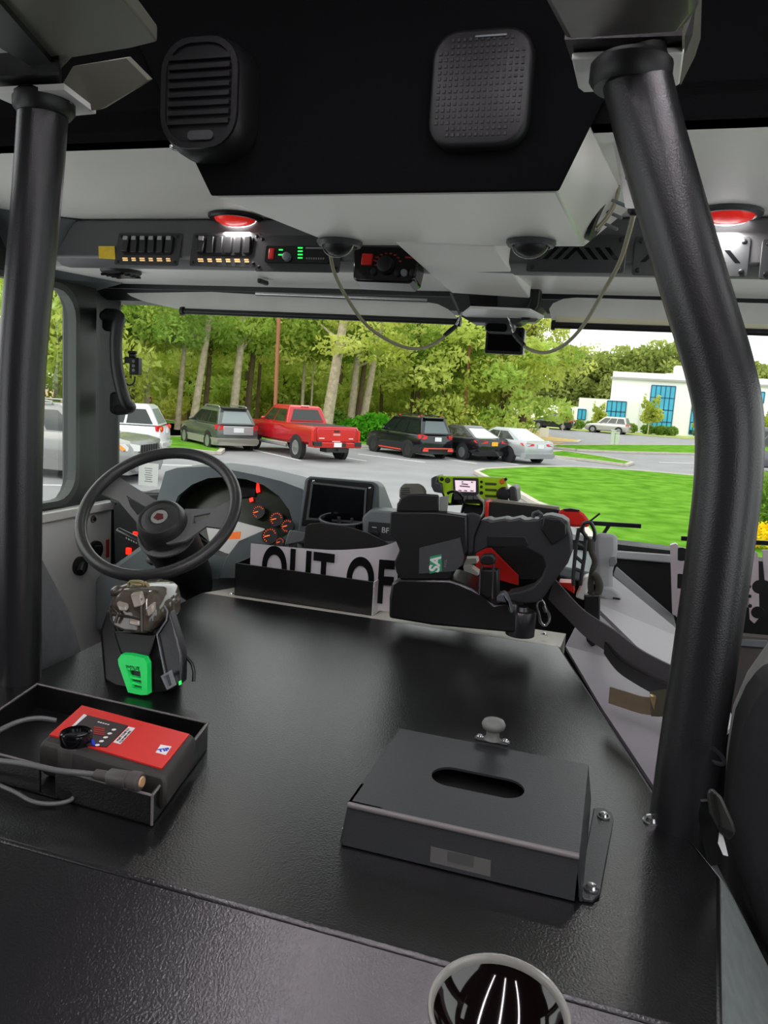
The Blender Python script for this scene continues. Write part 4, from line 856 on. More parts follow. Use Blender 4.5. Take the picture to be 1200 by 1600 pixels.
b = MB(); b.loft([AT([W3(*p) for p in [(290, 372), (300, 372), (672, 712), (1100, 790), (1100, 840), (640, 800), (420, 620)]], Y=2.11+d_) for d_ in (0, .03)]); build('lower_lip', b, MGREY, lp, bevel=.002)
b = MB(); b.prism(AT([(1060, 985), (1230, 1000), (1230, 1140), (1040, 1130)], Y=2.05), (0, .03, 0)); build('toe_board', b, mat('brown grey toe board', (96, 88, 86), .6), lp)
b = MB(); b.prism(AT([(1075, 995), (1200, 1002), (1200, 1012), (1075, 1003)], Y=2.04), (0, .02, 0)); build('toe_edge', b, MGREY, lp)
BRK = mat('pinkish grey plated steel', (212, 198, 205), .4, .2, var=.05, vscale=20)
def bracket(q, holes, notch, Y, lab, dx=.03):
    t = thing('steel_bracket', lab, 'bracket', at(*q[0], Y=Y))
    b = MB(); b.prism(AT(q, Y=Y), (0, .004, 0)); build('plate', b, BRK, t, bevel=.001)
    for x, y, r in holes:
        b = MB(rear(at(x, y, Y=Y-.0004))); b.lathe([(r, 0), (r*.95, .0006), (r*.1, .0006)], n=18); build('hole', b, BLKP, t)
    for x, y in notch:
        b = MB(rear(at(x, y, Y=Y-.0004))); b.lathe([(.005, 0), (.004, .003), (.001, .0034)], n=10); build('rivet', b, BLKS, t)
    return t
t = bracket([W3(*p) for p in [(662, 190), (672, 200), (728, 215), (738, 235), (735, 300), (745, 600), (715, 628), (660, 615)]], [(1065, 866, .018), (1062, 908, .020)], [W3(730, 300), W3(730, 358), W3(730, 412), W3(730, 470)], 2.12, 'tall pierced steel bracket left of the right grab pole')
b = MB(); b.prism(AT([W3(*p) for p in [(628, 195), (660, 185), (672, 195), (665, 610), (640, 600)]], Y=2.10), (0, .02, 0)); build('side_flange', b, BRK, t)
t = bracket([W3(*p) for p in [(1072, 235), (1130, 232), (1140, 245), (1145, 300), (1150, 620), (1120, 655), (1092, 630)]], [(1187, 917, .018), (1184, 957, .016)], [W3(1084, 325), W3(1086, 380), W3(1090, 437), W3(1092, 493), W3(1095, 550)], 2.12, 'pierced steel bracket right of the right grab pole, in front of the seat')
t = bracket([W3(*p) for p in [(990, 310), (1075, 308), (1085, 330), (1088, 560), (985, 560)]], [], [W3(1048, 328), W3(1050, 368), W3(1058, 498), W3(1060, 542)], 2.14, 'short riveted steel plate just right of the right grab pole')
t = bracket([W3(*p) for p in [(1165, 222), (1240, 222), (1240, 420), (1180, 400)]], [], [], 2.11, 'small steel plate at the right picture edge below the windshield')

# wipers outside the glass
def wiper(a, b_, Y, lab):
    p, q = at(*a, Y=Y), at(*b_, Y=Y); b = MB(); M = frame((p+q)/2, q-p, (0, 0, 1)); b.box((0, 0, 0), ((q-p).length, .014, .010), M)
    t = thing('wiper', lab, 'wiper', (p+q)/2); build('blade', b, BLKP, t, bevel=.002)
    b = MB(); b.tube([(p+q)/2, (p+q)/2+V((-.03, -.004, -.06))], .006, 8); build('arm', b, BLKP, t)
wiper((905, 816), (1002, 822), 2.47, 'short black wiper blade against the lawn above the grey post')
wiper((1064, 841), (1260, 852), 2.47, 'black wiper blade running behind the right grab pole')
pc = thing('placard', 'small white printed card standing in the driver side windshield corner', 'card', at(232, 760, Y=2.2))
q = [(217, 722), (248, 725), (246, 761), (216, 758)]
b = MB(); b.add(AT(q, Y=2.17), [(0, 1, 2, 3)]); build('card', b, leaf_mat('white paper card', (250, 250, 248), (252, 252, 250), 9), pc)
b = MB()
for k in range(7): b.box(at(232, 732+k*3.4, Y=2.1694), (.030-.004*(k % 3), .0006, .0022))
build('print', b, mat('grey print', (150, 150, 148), .6), pc)

# door hardware on the driver's door
dp = thing('door_lining', 'grey driver door lining panel under the side window', 'door panel', (-1.6, 1.7, 1.2))
b = MB(); b.box2((-1.603, 1.15, 1.20), (-1.585, 2.145, 2.195)); build('panel', b, mat('painted door lining', (228, 230, 225), .42, bump=(500, .1)), dp, bevel=.004)
b = MB(); b.box2((-1.603, 1.15, 2.165), (-1.572, 2.145, 2.195)); build('sill', b, SILVP, dp, bevel=.004)
def knob(x, y, lab, hd):
    c = at(x, y, X=-1.585); M = frame(c, (0, 1, 0), (0, 0, 1)); t = thing('crank_lever', lab, 'handle', M=M)
    b = MB(M); b.lathe([(.030, 0), (.030, .012), (.024, .016), (.016, .015), (.004, .018)], n=24); build('escutcheon', b, BLKP, t, smooth=40)
    b = MB(M); b.tube([(0, 0, .014), (-.02, .012, .03), hd], [.010, .010, .011], 10); build('lever', b, BLKP, t, smooth=60)
knob(123, 884, 'black lower crank handle on the grey driver door lining', (-.05, -.005, .045))
knob(147, 859, 'black upper latch handle on the driver door lining, behind the steering wheel rim', (-.02, .02, .03))
bolt(dp, at(145, 811, X=-1.585), (1, 0, 0), .010)
b = MB(); p = at(168, 857, X=-1.58); b.box(p, (.004, .012, .06)); solo('red_marker', b, mat('red reflector', (200, 60, 40), .3), 'small red marker strip at the front edge of the driver door', 'reflector')
# ================================================================ SEATS
def seat(sx, lab, cat, fm):
    q = lambda x: XC+(x-XC)*sx
    t = thing('cab_seat', lab, cat, (q(-1.12), 1.0, 1.5))
    SH = .0 if sx > 0 else .15
    q = lambda x: XC+(x-XC)*sx+SH
    def ring(z, x0, x1, y0, y1, r=.05):
        return [(q((x0+x1)/2+px), (y0+y1)/2+py+.15, z) for px, py in rrect(abs(x1-x0), abs(y1-y0), r, 5)]
    EP = [(q(XC+(p.x-XC)), p.z) for p in AT([(140, 1085), (146, 1020), (131, 950), (96, 870), (70, 808)], Y=1.19)] if sx > 0 else [(p.x, p.z) for p in AT([(1126, 1230), (1129, 1150), (1136, 1085), (1156, 1030), (1204, 955)], Y=1.19)]
    def ring2(x, z, dx, dy): 
        c_ = (q(-1.36) if sx > 0 else .73)+dx*sx; return [((c_+x)/2+px, 1.10+py+dy, z) for px, py in rrect(abs(c_-x), .20, .05, 5)]
    b = MB(); b.loft([ring2(EP[0][0]-.02*sx, 1.55, .0, .03), ring2(EP[0][0], 1.8, -.02, .02)]+[ring2(x, z, .02*i, -.01*i) for i, (x, z) in enumerate(EP)]+[ring2(EP[-1][0]-.04*sx, EP[-1][1]+.045, .12, -.05)]); build('backrest', b, fm, t, smooth=60)
    b = MB(); b.tube([(x+.002*sx, 1.015-.01*i, z) for i, (x, z) in enumerate(EP)], .006, 8); build('piping', b, mat('pale piping', (120, 126, 128), .8), t, smooth=60)
    b = MB(); b.loft([ring(1.42, -1.37, -.87, 1.0, 1.5, .06), ring(1.50, -1.38, -.86, .98, 1.52, .07), ring(1.56, -1.36, -.88, 1.0, 1.5, .06)]); build('cushion', b, fm, t, smooth=60)
    b = MB(); b.box2((q(-1.3), 1.2, 1.14), (q(-1.0), 1.57, 1.42)); build('pedestal', b, BLKP, t, bevel=.01)
    return t
seat(1, 'grey fabric driver seat behind the left grab pole', 'seat', FAB)
ts_ = seat(-1, 'grey fabric officer seat with its shaded back made black at the right picture edge behind the right grab pole', 'seat', mat('window lit grey seat fabric', (118, 119, 116), .9, bump=(900, .5), var=.12, vscale=40))  # paler copy of the grey fabric, window light put into the colour
# black slab behind the officer seat: shade of its rear face as colour
cq_ = AT([(1215, 1066), (1182, 1110), (1164, 1150), (1155, 1200), (1146, 1270), (1146, 1340), (1176, 1430), (1222, 1560)], Y=.90)
b = MB(); b.prism([(.66, .90, cq_[0].z)]+cq_+[V((.66, .90, cq_[-1].z))], (0, .10, 0))
build('shaded_back', b, FABB, ts_, bevel=.02, bseg=3)

# seat belt across the officer footwell
sbt = thing('seat_belt', 'black ribbed seat belt webbing slung from the red case towards the right grab pole', 'belt', at(950, 1000, Y=1.4))
bp = [at(862, 920, Y=1.62), at(885, 945, Y=1.58), at(915, 975, Y=1.52), at(960, 1005, Y=1.44), at(1000, 1035, Y=1.36), at(1040, 1058, Y=1.27), at(1080, 1078, Y=1.18)]
wv = [V((-.35, .3, .9))]*len(spline(bp, 5)); b = MB(); b.strap(spline(bp, 5), wv, .052, .003); build('webbing', b, WEB, sbt, smooth=40)
bp2 = [at(945, 1012, Y=1.46), at(965, 1038, Y=1.41), at(995, 1058, Y=1.34), at(1030, 1076, Y=1.26), at(1070, 1090, Y=1.17)]
b = MB(); b.strap(spline(bp2, 5), V((-.3, .3, .9)), .026, .003); build('under_fold', b, BLKP, sbt, smooth=40)
lt = thing('leather_tab', 'brown leather strap end with a brass loop beside the right grab pole', 'strap', at(1000, 1100, Y=1.18))
lp_ = [at(953, 1086, Y=1.24), at(978, 1094, Y=1.215), at(1005, 1102, Y=1.19), at(1030, 1104, Y=1.16)]
b = MB(); b.strap(spline(lp_, 4), V((-.2, .35, .85)), .026, .004); build('tab', b, mat('brown leather', (104, 88, 66), .65, bump=(300, .4), var=.15, vscale=40), lt, smooth=40)
b = MB(); b.strap(spline([at(1022, 1100, Y=1.165), at(1040, 1098, Y=1.14), at(1062, 1096, Y=1.11)], 4), V((-.1, .35, .9)), .036, .012); build('roll', b, mat('dark olive strap', (66, 60, 46), .8), lt, smooth=40)
b = MB(); b.strap([at(1021, 1086, Y=1.158), at(1026, 1116, Y=1.158)], V((1, .2, 0)), .008, .012); build('brass_loop', b, mat('pale brass', (206, 180, 128), .35, .5), lt)
b = MB(); b.tube(spline([at(1034, 1112, Y=1.15), at(1040, 1122, Y=1.14), at(1052, 1124, Y=1.12)], 5), .003, 6); build('hook', b, STEEL, lt, smooth=60)
bk_ = thing('belt_buckle', 'black seat belt buckle hanging between the right grab pole and the dark seat', 'buckle', at(1122, 1330, Y=.84))
b = MB(); b.loft([AT([(1104, 1238), (1112, 1230), (1128, 1245), (1146, 1285), (1150, 1300), (1140, 1314), (1124, 1300), (1108, 1270)], Y=.84+d_) for d_ in (0, .022)]); build('housing', b, mat('worn black plastic', (46, 48, 44), .4), bk_, bevel=.003)
b = MB(); b.prism(AT([(1114, 1242), (1120, 1244), (1128, 1290), (1122, 1290)], Y=.836), (0, .006, 0)); b.prism(AT([(1122, 1292), (1146, 1302), (1143, 1308), (1124, 1298)], Y=.836), (0, .006, 0)); build('release_slot', b, BLKP, bk_)
b = MB(); b.prism(AT([(1124, 1302), (1130, 1306), (1138, 1338), (1130, 1336), (1122, 1318)], Y=.85), (0, .002, 0)); build('tag', b, WHT, bk_)
b = MB(); b.strap(spline([at(1108, 1250, Y=.86), at(1104, 1275, Y=.88), at(1110, 1310, Y=.89), at(1118, 1350, Y=.9)], 5), V((.9, .3, 0)), .018, .003); build('webbing', b, BLKP, bk_, smooth=40)
b = MB(); b.tube(spline(AT([(1111, 1168), (1124, 1178), (1131, 1190), (1126, 1194), (1112, 1190)], Y=.9), 4), .003, 6); build('wire_hook', b, BLKS, bk_, smooth=60)

# ================================================================ TISSUE BOX HOLDER
zt = 2.147
th = thing('tissue_holder', 'black metal tissue box holder with oval opening, bolted on the engine cover', 'tissue holder', (-.12, .84, 2.1))
x0, x1, y0, y1 = -.248, .004, .760, .969
oval = [at(746, 1222, Z=zt)+V((px, py, 0)) for px, py in rrect(.112, .048, .0238, 10)]
MET = mat('black powder coat', (46, 48, 50), .38, bump=(600, .25), spec=.5)
b = MB(); b.plate([V((x0, y0, zt)), V((x1, y0, zt)), V((x1, y1, zt)), V((x0, y1, zt))], oval, (0, 0, -.003), N=96); build('top_plate', b, MET, th)
b = MB(); b.prism([(x0, y0+.001, zt), (x1, y0+.001, zt), (x1, y0-.012, 2.102), (x0-.0, y0-.012, 2.102)], (0, .003, 0)); build('front_plate', b, MATS['black powder coat'], th)
b = MB(); b.prism([(x1, y0, zt), (x1, y1, zt), (x1+.008, y1, 2.102), (x1+.008, y0-.01, 2.102)], (-.003, 0, 0)); build('side_plate', b, MET, th)
b = MB(); b.prism([(x0, y0, zt), (x0, y1, zt), (x0-.004, y1, 2.102), (x0-.004, y0-.01, 2.102)], (.003, 0, 0)); build('side_plate', b, MET, th)
b = MB(); b.prism([(x0, y1, zt), (x1, y1, zt), (x1, y1, 2.102), (x0, y1, 2.102)], (0, -.003, 0)); build('back_plate', b, MET, th)
b = MB(); b.tube([(x0, y0, zt-.003), (x1, y0, zt-.003)], .0035, 8); build('front_fold', b, mat('pale edge', (112, 108, 106), .4), th, smooth=60)  # pale tube puts the highlight of the fold into the colour
b = MB(); b.box2((x0+.01, y0+.01, 2.102), (x1-.01, y1-.01, 2.122)); build('liner', b, mat('dark carton', (15, 15, 16), .9), th)
b = MB(); f0 = at(952, 1262, Z=2.101); fq = AT([(928, 1262), (944, 1262), (956, 1270), (959, 1280), (938, 1396), (926, 1406), (912, 1404), (902, 1396)], Z=2.1045); b.prism(fq, (0, 0, -.004)); build('right_flange', b, MET, th, bevel=.001)
b = MB(); fq = AT([(560, 1262), (545, 1282), (535, 1298), (537, 1306), (556, 1312), (563, 1306)], Z=2.1045); b.prism(fq, (0, 0, -.004)); build('left_tab', b, MET, th, bevel=.001)
for x, y in ((545, 1297), (943, 1276), (924, 1389)): bolt(th, at(x, y, Z=2.105), (0, 0, 1), .0062)
o_, n_ = (0, y0-.0072, 2.125), V((0, -.976, .2))
b = MB(); b.prism(HIT([(673, 1323), (767, 1345), (766, 1370), (672, 1347)], o_, n_), (0, .001, 0)); build('maker_plate', b, mat('dull label', (86, 85, 82), .5), th)
b = MB(); b.prism(HIT([(700, 1330), (740, 1339), (739, 1355), (699, 1346)], V(o_)-V((0, .0006, 0)), n_), (0, .001, 0)); build('maker_print', b, mat('dark label print', (66, 68, 66), .5), th)
kb = at(769, 1158, Y=y1+.004)
b = MB(); M = frame((kb.x, y1+.004, zt+.004), (1, 0, 0), (0, 1, 0)); b.pad(rrect(.046, .014, .004), .004, M); pl_ = build('latch_plate', b, BLKS, th, bevel=.001)
for sx_ in (-1, 1): bolt(th, M @ V((sx_*.017, 0, .004)), (0, 0, 1), .0038)
b = MB(); b.lathe([(.011, .004), (.009, .008), (.0085, .016), (.0145, .020), (.016, .025), (.0135, .030), (.006, .033), (.002, .033)], M, 24); build('plunger_knob', b, mat('worn knob', (110, 112, 108), .4), th, smooth=50)

# ================================================================ TRAY WITH RED DETECTOR
zr = 2.138; br_ = at(325, 1130, Z=zr); bl_ = at(58, 1069, Z=zr); fr_ = at(238, 1243, Z=zr); fl_ = fr_+(bl_-br_)
ty = thing('metal_tray', 'open black metal tray on the left of the engine cover, holding the red detector', 'tray', (br_+fl_)/2-V((0, 0, .038)))
inw = [(fr_+(bl_-fr_)*.02), ]
def wall(p, q, n):
    c = (br_+fl_)/2; bp_ = p+V((0, 0, -.037)); bq_ = q+V((0, 0, -.037)); nn_ = (q-p).cross(V((0, 0, 1))).normalized()
    if nn_.dot(c-p) < 0: nn_ = -nn_
    b = MB(); b.prism([p, q, bq_, bp_], nn_*.003); return build(n, b, BLK, ty)
wall(bl_, br_, 'back_wall'); wall(br_, fr_, 'right_wall'); wall(fl_, bl_, 'left_wall')
d1 = fr_+(fl_-fr_)*.46; d2 = fr_+(fl_-fr_)*.54; wall(fr_, d1, 'front_wall'); wall(d2, fl_, 'front_wall')
b = MB(); b.prism([p+V((0, 0, -.037)) for p in (bl_, br_, fr_, fl_)], (0, 0, .002)); build('floor_plate', b, BLK, ty)
b = MB()
for p, q in ((bl_, br_), (br_, fr_), (fr_, d1), (d2, fl_), (fl_, bl_)): b.tube([p, q], .0018, 6)
b.tube([fr_, fr_+V((0, 0, -.036))], .0018, 6); build('rim', b, mat('pale edge', (0, 0, 0)), ty, smooth=60)  # tray rim drawn in the same pale grey
gd = thing('gas_detector', 'red and black handheld gas detector lying in the black tray', 'detector', at(190, 1160, Z=2.104))
zd = 2.150
tp_ = AT([(128, 1100), (302, 1147), (256, 1213), (150, 1184), (134, 1178), (64, 1158)], Z=zd)
b = MB(); cdn = sum(tp_, V())/6
def sc(p, k, z): return V((cdn.x+(p.x-cdn.x)*k, cdn.y+(p.y-cdn.y)*k, z))
b.loft([[sc(p, .96, 2.105) for p in tp_], [sc(p, 1.04, 2.115) for p in tp_], [sc(p, 1.04, 2.142) for p in tp_], [sc(p, .985, zd) for p in tp_]]); build('body', b, mat('dark rubber body', (48, 46, 43), .6, bump=(300, .2)), gd, bevel=.004)
b = MB(); b.prism([p+V((0, 0, .0)) for p in AT([(128, 1104), (296, 1149), (253, 1203), (137, 1168), (163, 1135), (141, 1130), (100, 1155), (77, 1150)], Z=zd+.0)], (0, 0, .002)); build('red_face', b, mat('red detector face', (212, 34, 28), .45), gd)
b = MB(); b.prism(AT([(131, 1117), (200, 1135), (167, 1168), (137, 1166), (108, 1152), (98, 1150)], Z=zd+.0018), (0, 0, .0012)); build('dark_panel', b, mat('dark detector panel', (44, 30, 32), .45), gd)
b = MB()
for k in range(5): b.lathe([(.0030, 0), (.0001, .0004)], frame(at(178-6.5*k, 1140+6*k, Z=zd+.0032), (1, 0, 0), (0, 1, 0)), 10)
for k in range(5): b.lathe([(.0015, 0), (.0001, .0004)], frame(at(154+3.8*k, 1128+1*k, Z=zd+.0032), (1, 0, 0), (0, 1, 0)), 8)
build('dots', b, WHT, gd)
b = MB()
for k in range(4): b.prism(AT([(147, 1135+k*3.2), (164, 1138+k*3.2), (163, 1140+k*3.2), (146, 1137+k*3.2)], Z=zd+.0032), (0, 0, .0002))
build('red_print', b, mat('red print', (0, 0, 0)), gd)
b = MB(); b.prism(AT([(131, 1116), (136, 1118), (104, 1146), (99, 1148)], Z=zd+.0032), (0, 0, .0004)); build('white_strip', b, WHT, gd)
b = MB(); b.prism(AT([(201, 1136), (211, 1138), (188, 1163), (177, 1160)], Z=zd+.0022), (0, 0, .0006)); build('notice_label', b, WHT, gd)
dx_ = (at(205, 1137, Z=zd)-at(182, 1162, Z=zd)).normalized(); zz = V((0, 0, 1))
text('notice_text', 'MUST CLEAR TO', frame(at(192.5, 1148, Z=zd+.0029), dx_, zz.cross(dx_)), .0048, mat('black lettering', (0, 0, 0)), gd)
text('notice_text', 'FLOW INFO SIDE', frame(at(196.0, 1151, Z=zd+.0029), dx_, zz.cross(dx_)), .0044, MATS['black lettering'], gd)
b = MB(); b.prism(AT([(251, 1164), (268, 1167), (259, 1180), (243, 1176)], Z=zd+.0022), (0, 0, .0006)); build('logo_label', b, WHT, gd)
ex_ = (at(264, 1170.5, Z=zd)-at(248, 1173, Z=zd)).normalized(); 
text('logo_text', 'TIF', frame(at(255.5, 1172, Z=zd+.0029), ex_, zz.cross(ex_)), .0100, mat('blue print', (36, 60, 190), .5), gd, bold=.0005)
b = MB(); b.prism(AT([(142, 1154), (147, 1157), (149, 1166), (144, 1164)], Z=zd+.0032), (0, 0, .001)); build('blue_mark', b, mat('blue mark', (30, 60, 220), .4), gd)
c = at(119, 1153, Z=zd+.006); M = frame(c, (1, 0, 0), (0, 1, 0))
b = MB(M); b.lathe([(.022, -.042), (.022, -.010), (.019, -.006)], n=28); build('dial_boss', b, mat('dark rubber body', (0, 0, 0)), gd, smooth=40)
b = MB(M); b.lathe([(.019, -.006), (.0195, .004), (.0185, .008), (.0165, .009), (.016, .005), (.003, .004)], n=30); build('dial', b, BLKG, gd, smooth=40)
p0, p1 = at(150, 1210, Z=2.147), at(221, 1222, Z=2.149); ax = (p1-p0).normalized(); M = frame(p0, ax.orthogonal(), ax.cross(ax.orthogonal()));
L_ = (p1-p0).length
pb = thing('probe', 'grey cylindrical sniffer probe lying in front of the red detector', 'probe', p0)
b = MB(M); b.lathe([(.006, 0), (.006, L_*.25), (.0095, L_*.32), (.010, L_*.7), (.0088, L_*.72), (.0088, L_*.76), (.011, L_*.78), (.011, L_*.97), (.009, L_)], n=20); build('barrel', b, mat('dull grey probe', (74, 70, 68), .45), pb, smooth=40)
b = MB(M); b.lathe([(.0065, L_*1.0), (.0055, L_*1.03), (.001, L_*1.03)], n=16); build('tip', b, mat('pale tip', (190, 150, 110), .5), pb)
b = MB(); b.tube(spline([at(150, 1210, Z=2.147), at(128, 1208, Z=2.147), at(90, 1204, Z=2.147), at(40, 1194, Z=2.147), at(-30, 1186, Z=2.14)], 6), .0035, 8); build('hose', b, mat('grey hose', (96, 98, 96), .4), pb, smooth=60)
b = MB(); b.tube(spline([at(88, 1126, Z=2.14), at(60, 1122, Z=2.145), at(28, 1128, Z=2.143), at(-6, 1144, Z=2.14), at(-50, 1170, Z=2.14)], 6), .0035, 8); solo('cable', b, mat('grey hose', (0, 0, 0)), 'dark cable curving in the tray behind the red detector', 'cable', smooth=60)
b = MB(); b.tube(spline([at(117, 1244, Z=2.108), at(106, 1252, Z=2.106), at(80, 1256, Z=2.104), at(50, 1252, Z=2.105), at(20, 1236, Z=2.107), at(-30, 1215, Z=2.107)], 6), .0026, 8); solo('cable', b, MATS['grey hose'], 'thin grey cable hanging out through the slot in front of the tray', 'cable', smooth=60)

# ================================================================ BOX LIGHT IN CHARGER (green tab)
def W6(x, y): return (130+x/6.0, 880+y/6.0)
ck = thing('lamp_charger', 'black charging cradle with a green front tab on the engine cover, behind the tray', 'charger', at(215, 1075, Z=2.1))
on2, nn2 = V((0, 1.0, 2.1)), V((0, -.93, .36))   # plane of the leaning cradle front
def L6(ps, off=0): return HIT([W6(*p) for p in ps], on2+V((0, off, 0)), nn2)
q = [(215, 430), (260, 620), (340, 860), (420, 1215), (600, 1235), (760, 1150), (860, 1160), (920, 1080), (920, 860), (800, 450), (760, 400), (660, 400)]
b = MB(); b.loft([L6([(160, 640), (200, 1100), (420, 1225), (640, 1235), (850, 1190), (930, 1100), (915, 860), (795, 440), (700, 400), (640, 640), (330, 640), (230, 430)], .03), L6([(160, 640), (200, 1000), (420, 1130), (640, 1130), (850, 1090), (930, 1020), (915, 860), (795, 440), (700, 400), (640, 640), (330, 640), (230, 430)], .14)]); build('cradle', b, BLKP, ck, bevel=.004)
b = MB(); b.prism(L6([(690, 680), (780, 540), (800, 450), (880, 700), (920, 870), (915, 1130), (850, 1170), (760, 1160)], .012), (0, .02, 0)); build('side_wing', b, BLKS, ck, bevel=.003)
b = MB(); b.tube(L6([(690, 670), (780, 535), (790, 450), (760, 400)], .010), .0016, 6); b.tube(L6([(690, 670), (765, 1040)], .008), .0012, 6); build('edge_trim', b, MGREY, ck, smooth=60)
gt = [(355, 855), (440, 862), (570, 890), (598, 945), (602, 1235), (545, 1238), (420, 1212), (330, 950), (325, 900)]
b = MB(); b.plate(L6(gt), L6([(395, 955), (530, 972), (550, 1190), (455, 1170)]), (0, .012, 0)); GRN = mat('bright green plastic', (34, 246, 112), .45); g_ = build('green_tab', b, GRN, ck, bevel=.001)
b = MB(); b.prism(L6([(380, 945), (540, 965), (560, 1200), (440, 1180)], .009), (0, .004, 0)); build('slot_back', b, BLKP, g_)
b = MB()
for a in ([(395, 955), (530, 972), (535, 1015), (405, 1000)], [(405, 1052), (540, 1080), (542, 1100), (412, 1075)], [(425, 1105), (545, 1135), (547, 1155), (432, 1128)]): b.prism(L6(a, .003), (0, .006, 0))
build('bars', b, GRN, g_)
gx = (L6([(520, 990)])[0]-L6([(410, 978)])[0]).normalized()
text('embossed_text', 'MSA', frame(L6([(466, 985)], .002)[0], gx, V((0, .36, .93))), .013, mat('dark green emboss', (12, 130, 58), .5), ck)
b = MB(); b.plate(L6([(725, 1060), (810, 1010), (855, 1150), (785, 1190)], -.004), L6([(750, 1065), (800, 1040), (830, 1140), (788, 1165)], -.004), (0, .006, 0)); build('buckle', b, MGREY, ck, bevel=.001)
b = MB(); b.prism(L6([(895, 1110), (908, 1105), (910, 1140), (897, 1145)], .004), (0, .004, 0)); build('indicator', b, GRNL, ck)
b = MB(); b.tube(L6([(920, 860), (960, 870), (1020, 940), (1040, 1020), (1035, 1110)], .03), .003, 6); build('strap_loop', b, BLKS, ck, smooth=60)
fl = thing('box_light', 'black box lamp with smoky clear lens standing in the green tabbed charger', 'lamp', at(210, 1000, Z=2.2))
b = MB(); b.loft([L6([(285, 640), (390, 640), (600, 660), (690, 660), (620, 890), (590, 890), (350, 850)], .018), L6([(285, 640), (390, 640), (600, 660), (690, 660), (620, 890), (590, 890), (350, 850)], .09)]); build('body', b, BLKP, fl, bevel=.003)
SMO = mat('smoky lens plastic', (96, 88, 76), .12, trans=.25, var=.25, vscale=55, coat=.6)
lens = [(255, 420), (265, 520), (300, 590), (420, 640), (600, 660), (680, 560), (700, 450), (690, 320), (640, 262), (440, 225), (370, 235), (330, 300), (240, 330)]
lens = [(255, 420), (265, 520), (300, 590), (420, 640), (600, 660), (690, 540), (695, 420), (665, 300), (620, 258), (500, 230), (400, 228), (345, 280), (280, 330)]
b = MB(); a0 = L6(lens, .0); cc = sum(a0, V())/len(a0)
b.loft([[cc+(p-cc)*.75+V((0, -.016, -.006)) for p in a0], [cc+(p-cc)*.93+V((0, -.008, 0)) for p in a0], a0, [p+V((0, .07, .0)) for p in a0], [cc+(p-cc)*.8+V((0, .085, 0)) for p in a0]]); build('lens_housing', b, SMO, fl, bevel=.006)
LD = mat('dark smoky lens rib', (52, 46, 40), .3); LC = mat('smoky lens facet', (150, 142, 126), .15, coat=.5)  # dark colour for the ribs, pale one for the facets
b = MB()
for a in ([(300, 375), (395, 405), (410, 455), (330, 455)], [(430, 300), (530, 290), (560, 400), (470, 430)], [(580, 430), (650, 380), (660, 470), (600, 520)], [(420, 520), (520, 540), (530, 600), (420, 580)]): b.prism(L6(a, -.022), (0, .010, .004))
build('facets', b, LC, fl, bevel=.003)
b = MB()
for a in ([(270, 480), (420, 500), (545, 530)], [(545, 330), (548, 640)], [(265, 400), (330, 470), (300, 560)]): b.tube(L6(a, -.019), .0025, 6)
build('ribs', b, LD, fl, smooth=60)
b = MB(); a1 = L6([(235, 330), (240, 235), (310, 215), (375, 240), (330, 300)], .02); b.prism(a1, (0, .05, 0)); build('side_bulge', b, SMO, fl, bevel=.006)
b = MB(); b.tube(spline(L6([(425, 225), (440, 175), (560, 180), (580, 240), (625, 250), (600, 200), (575, 185)], .02), 3), .003, 6); b.tube(L6([(450, 190), (560, 200)], .02), .003, 6); build('metal_ring', b, mat('aged brass', (150, 138, 100), .35, .6), fl, smooth=60)

# ================================================================ DRINK CUP
cup = thing('drink_cup', 'round cup of dark drink with pale rim at the bottom picture edge', 'cup', at(780, 1590, Z=2.05))
rc_ = (at(664, 1565, d=.49)+at(895, 1600, d=.49))/2; rc_ = at(779, 1582, d=.49); rr_ = .0455
M = frame(rc_, (1, 0, 0), (0, .995, .10))
b = MB(M); b.lathe([(.030, -.10), (.0335, -.098), (rr_-.0015, -.006), (rr_, 0), (rr_-.0005, .0025), (rr_-.0022, .0028), (rr_-.0038, .001), (rr_-.0042, -.003)], n=48, cap=False); build('shell', b, mat('clear cup plastic', (150, 150, 142), .15, trans=.2), cup, smooth=40)
b = MB(M); r0_ = rr_-.0042; RB = r0_/sin(radians(55)); b.lathe([(RB*sin(t_), -.003+RB*(cos(radians(55))-cos(t_))) for t_ in [radians(55)*(1-i/16) for i in range(16)]]+[(.0004, -.003-RB*(1-cos(radians(55))))], n=64, cap=False); build('dark_bowl', b, mat('dark glossy bowl', (14, 8, 7), .06, spec=.8), cup, smooth=60)
# roof light strips over the crew seats (their reflections show in the drink)
for x, lab in ((-.60, 'slim white roof light strip, the left one'), (-.10, 'slim white roof light strip, the middle one'), (.40, 'slim white roof light strip, the right one')):
    t = thing('light_strip', lab+' of three over the crew seats', 'light', (x, -.05, 3.3))
    b = MB(); b.box2((x-.022, -1.0, 3.295), (x+.022, .9, 3.318)); build('channel', b, SILVP, t)
    b = MB(); b.box2((x-.012, -.99, 3.288), (x+.012, .89, 3.2945)); build('tube', b, mat('light strip tube', (255, 246, 255), .4, emit=42), t)
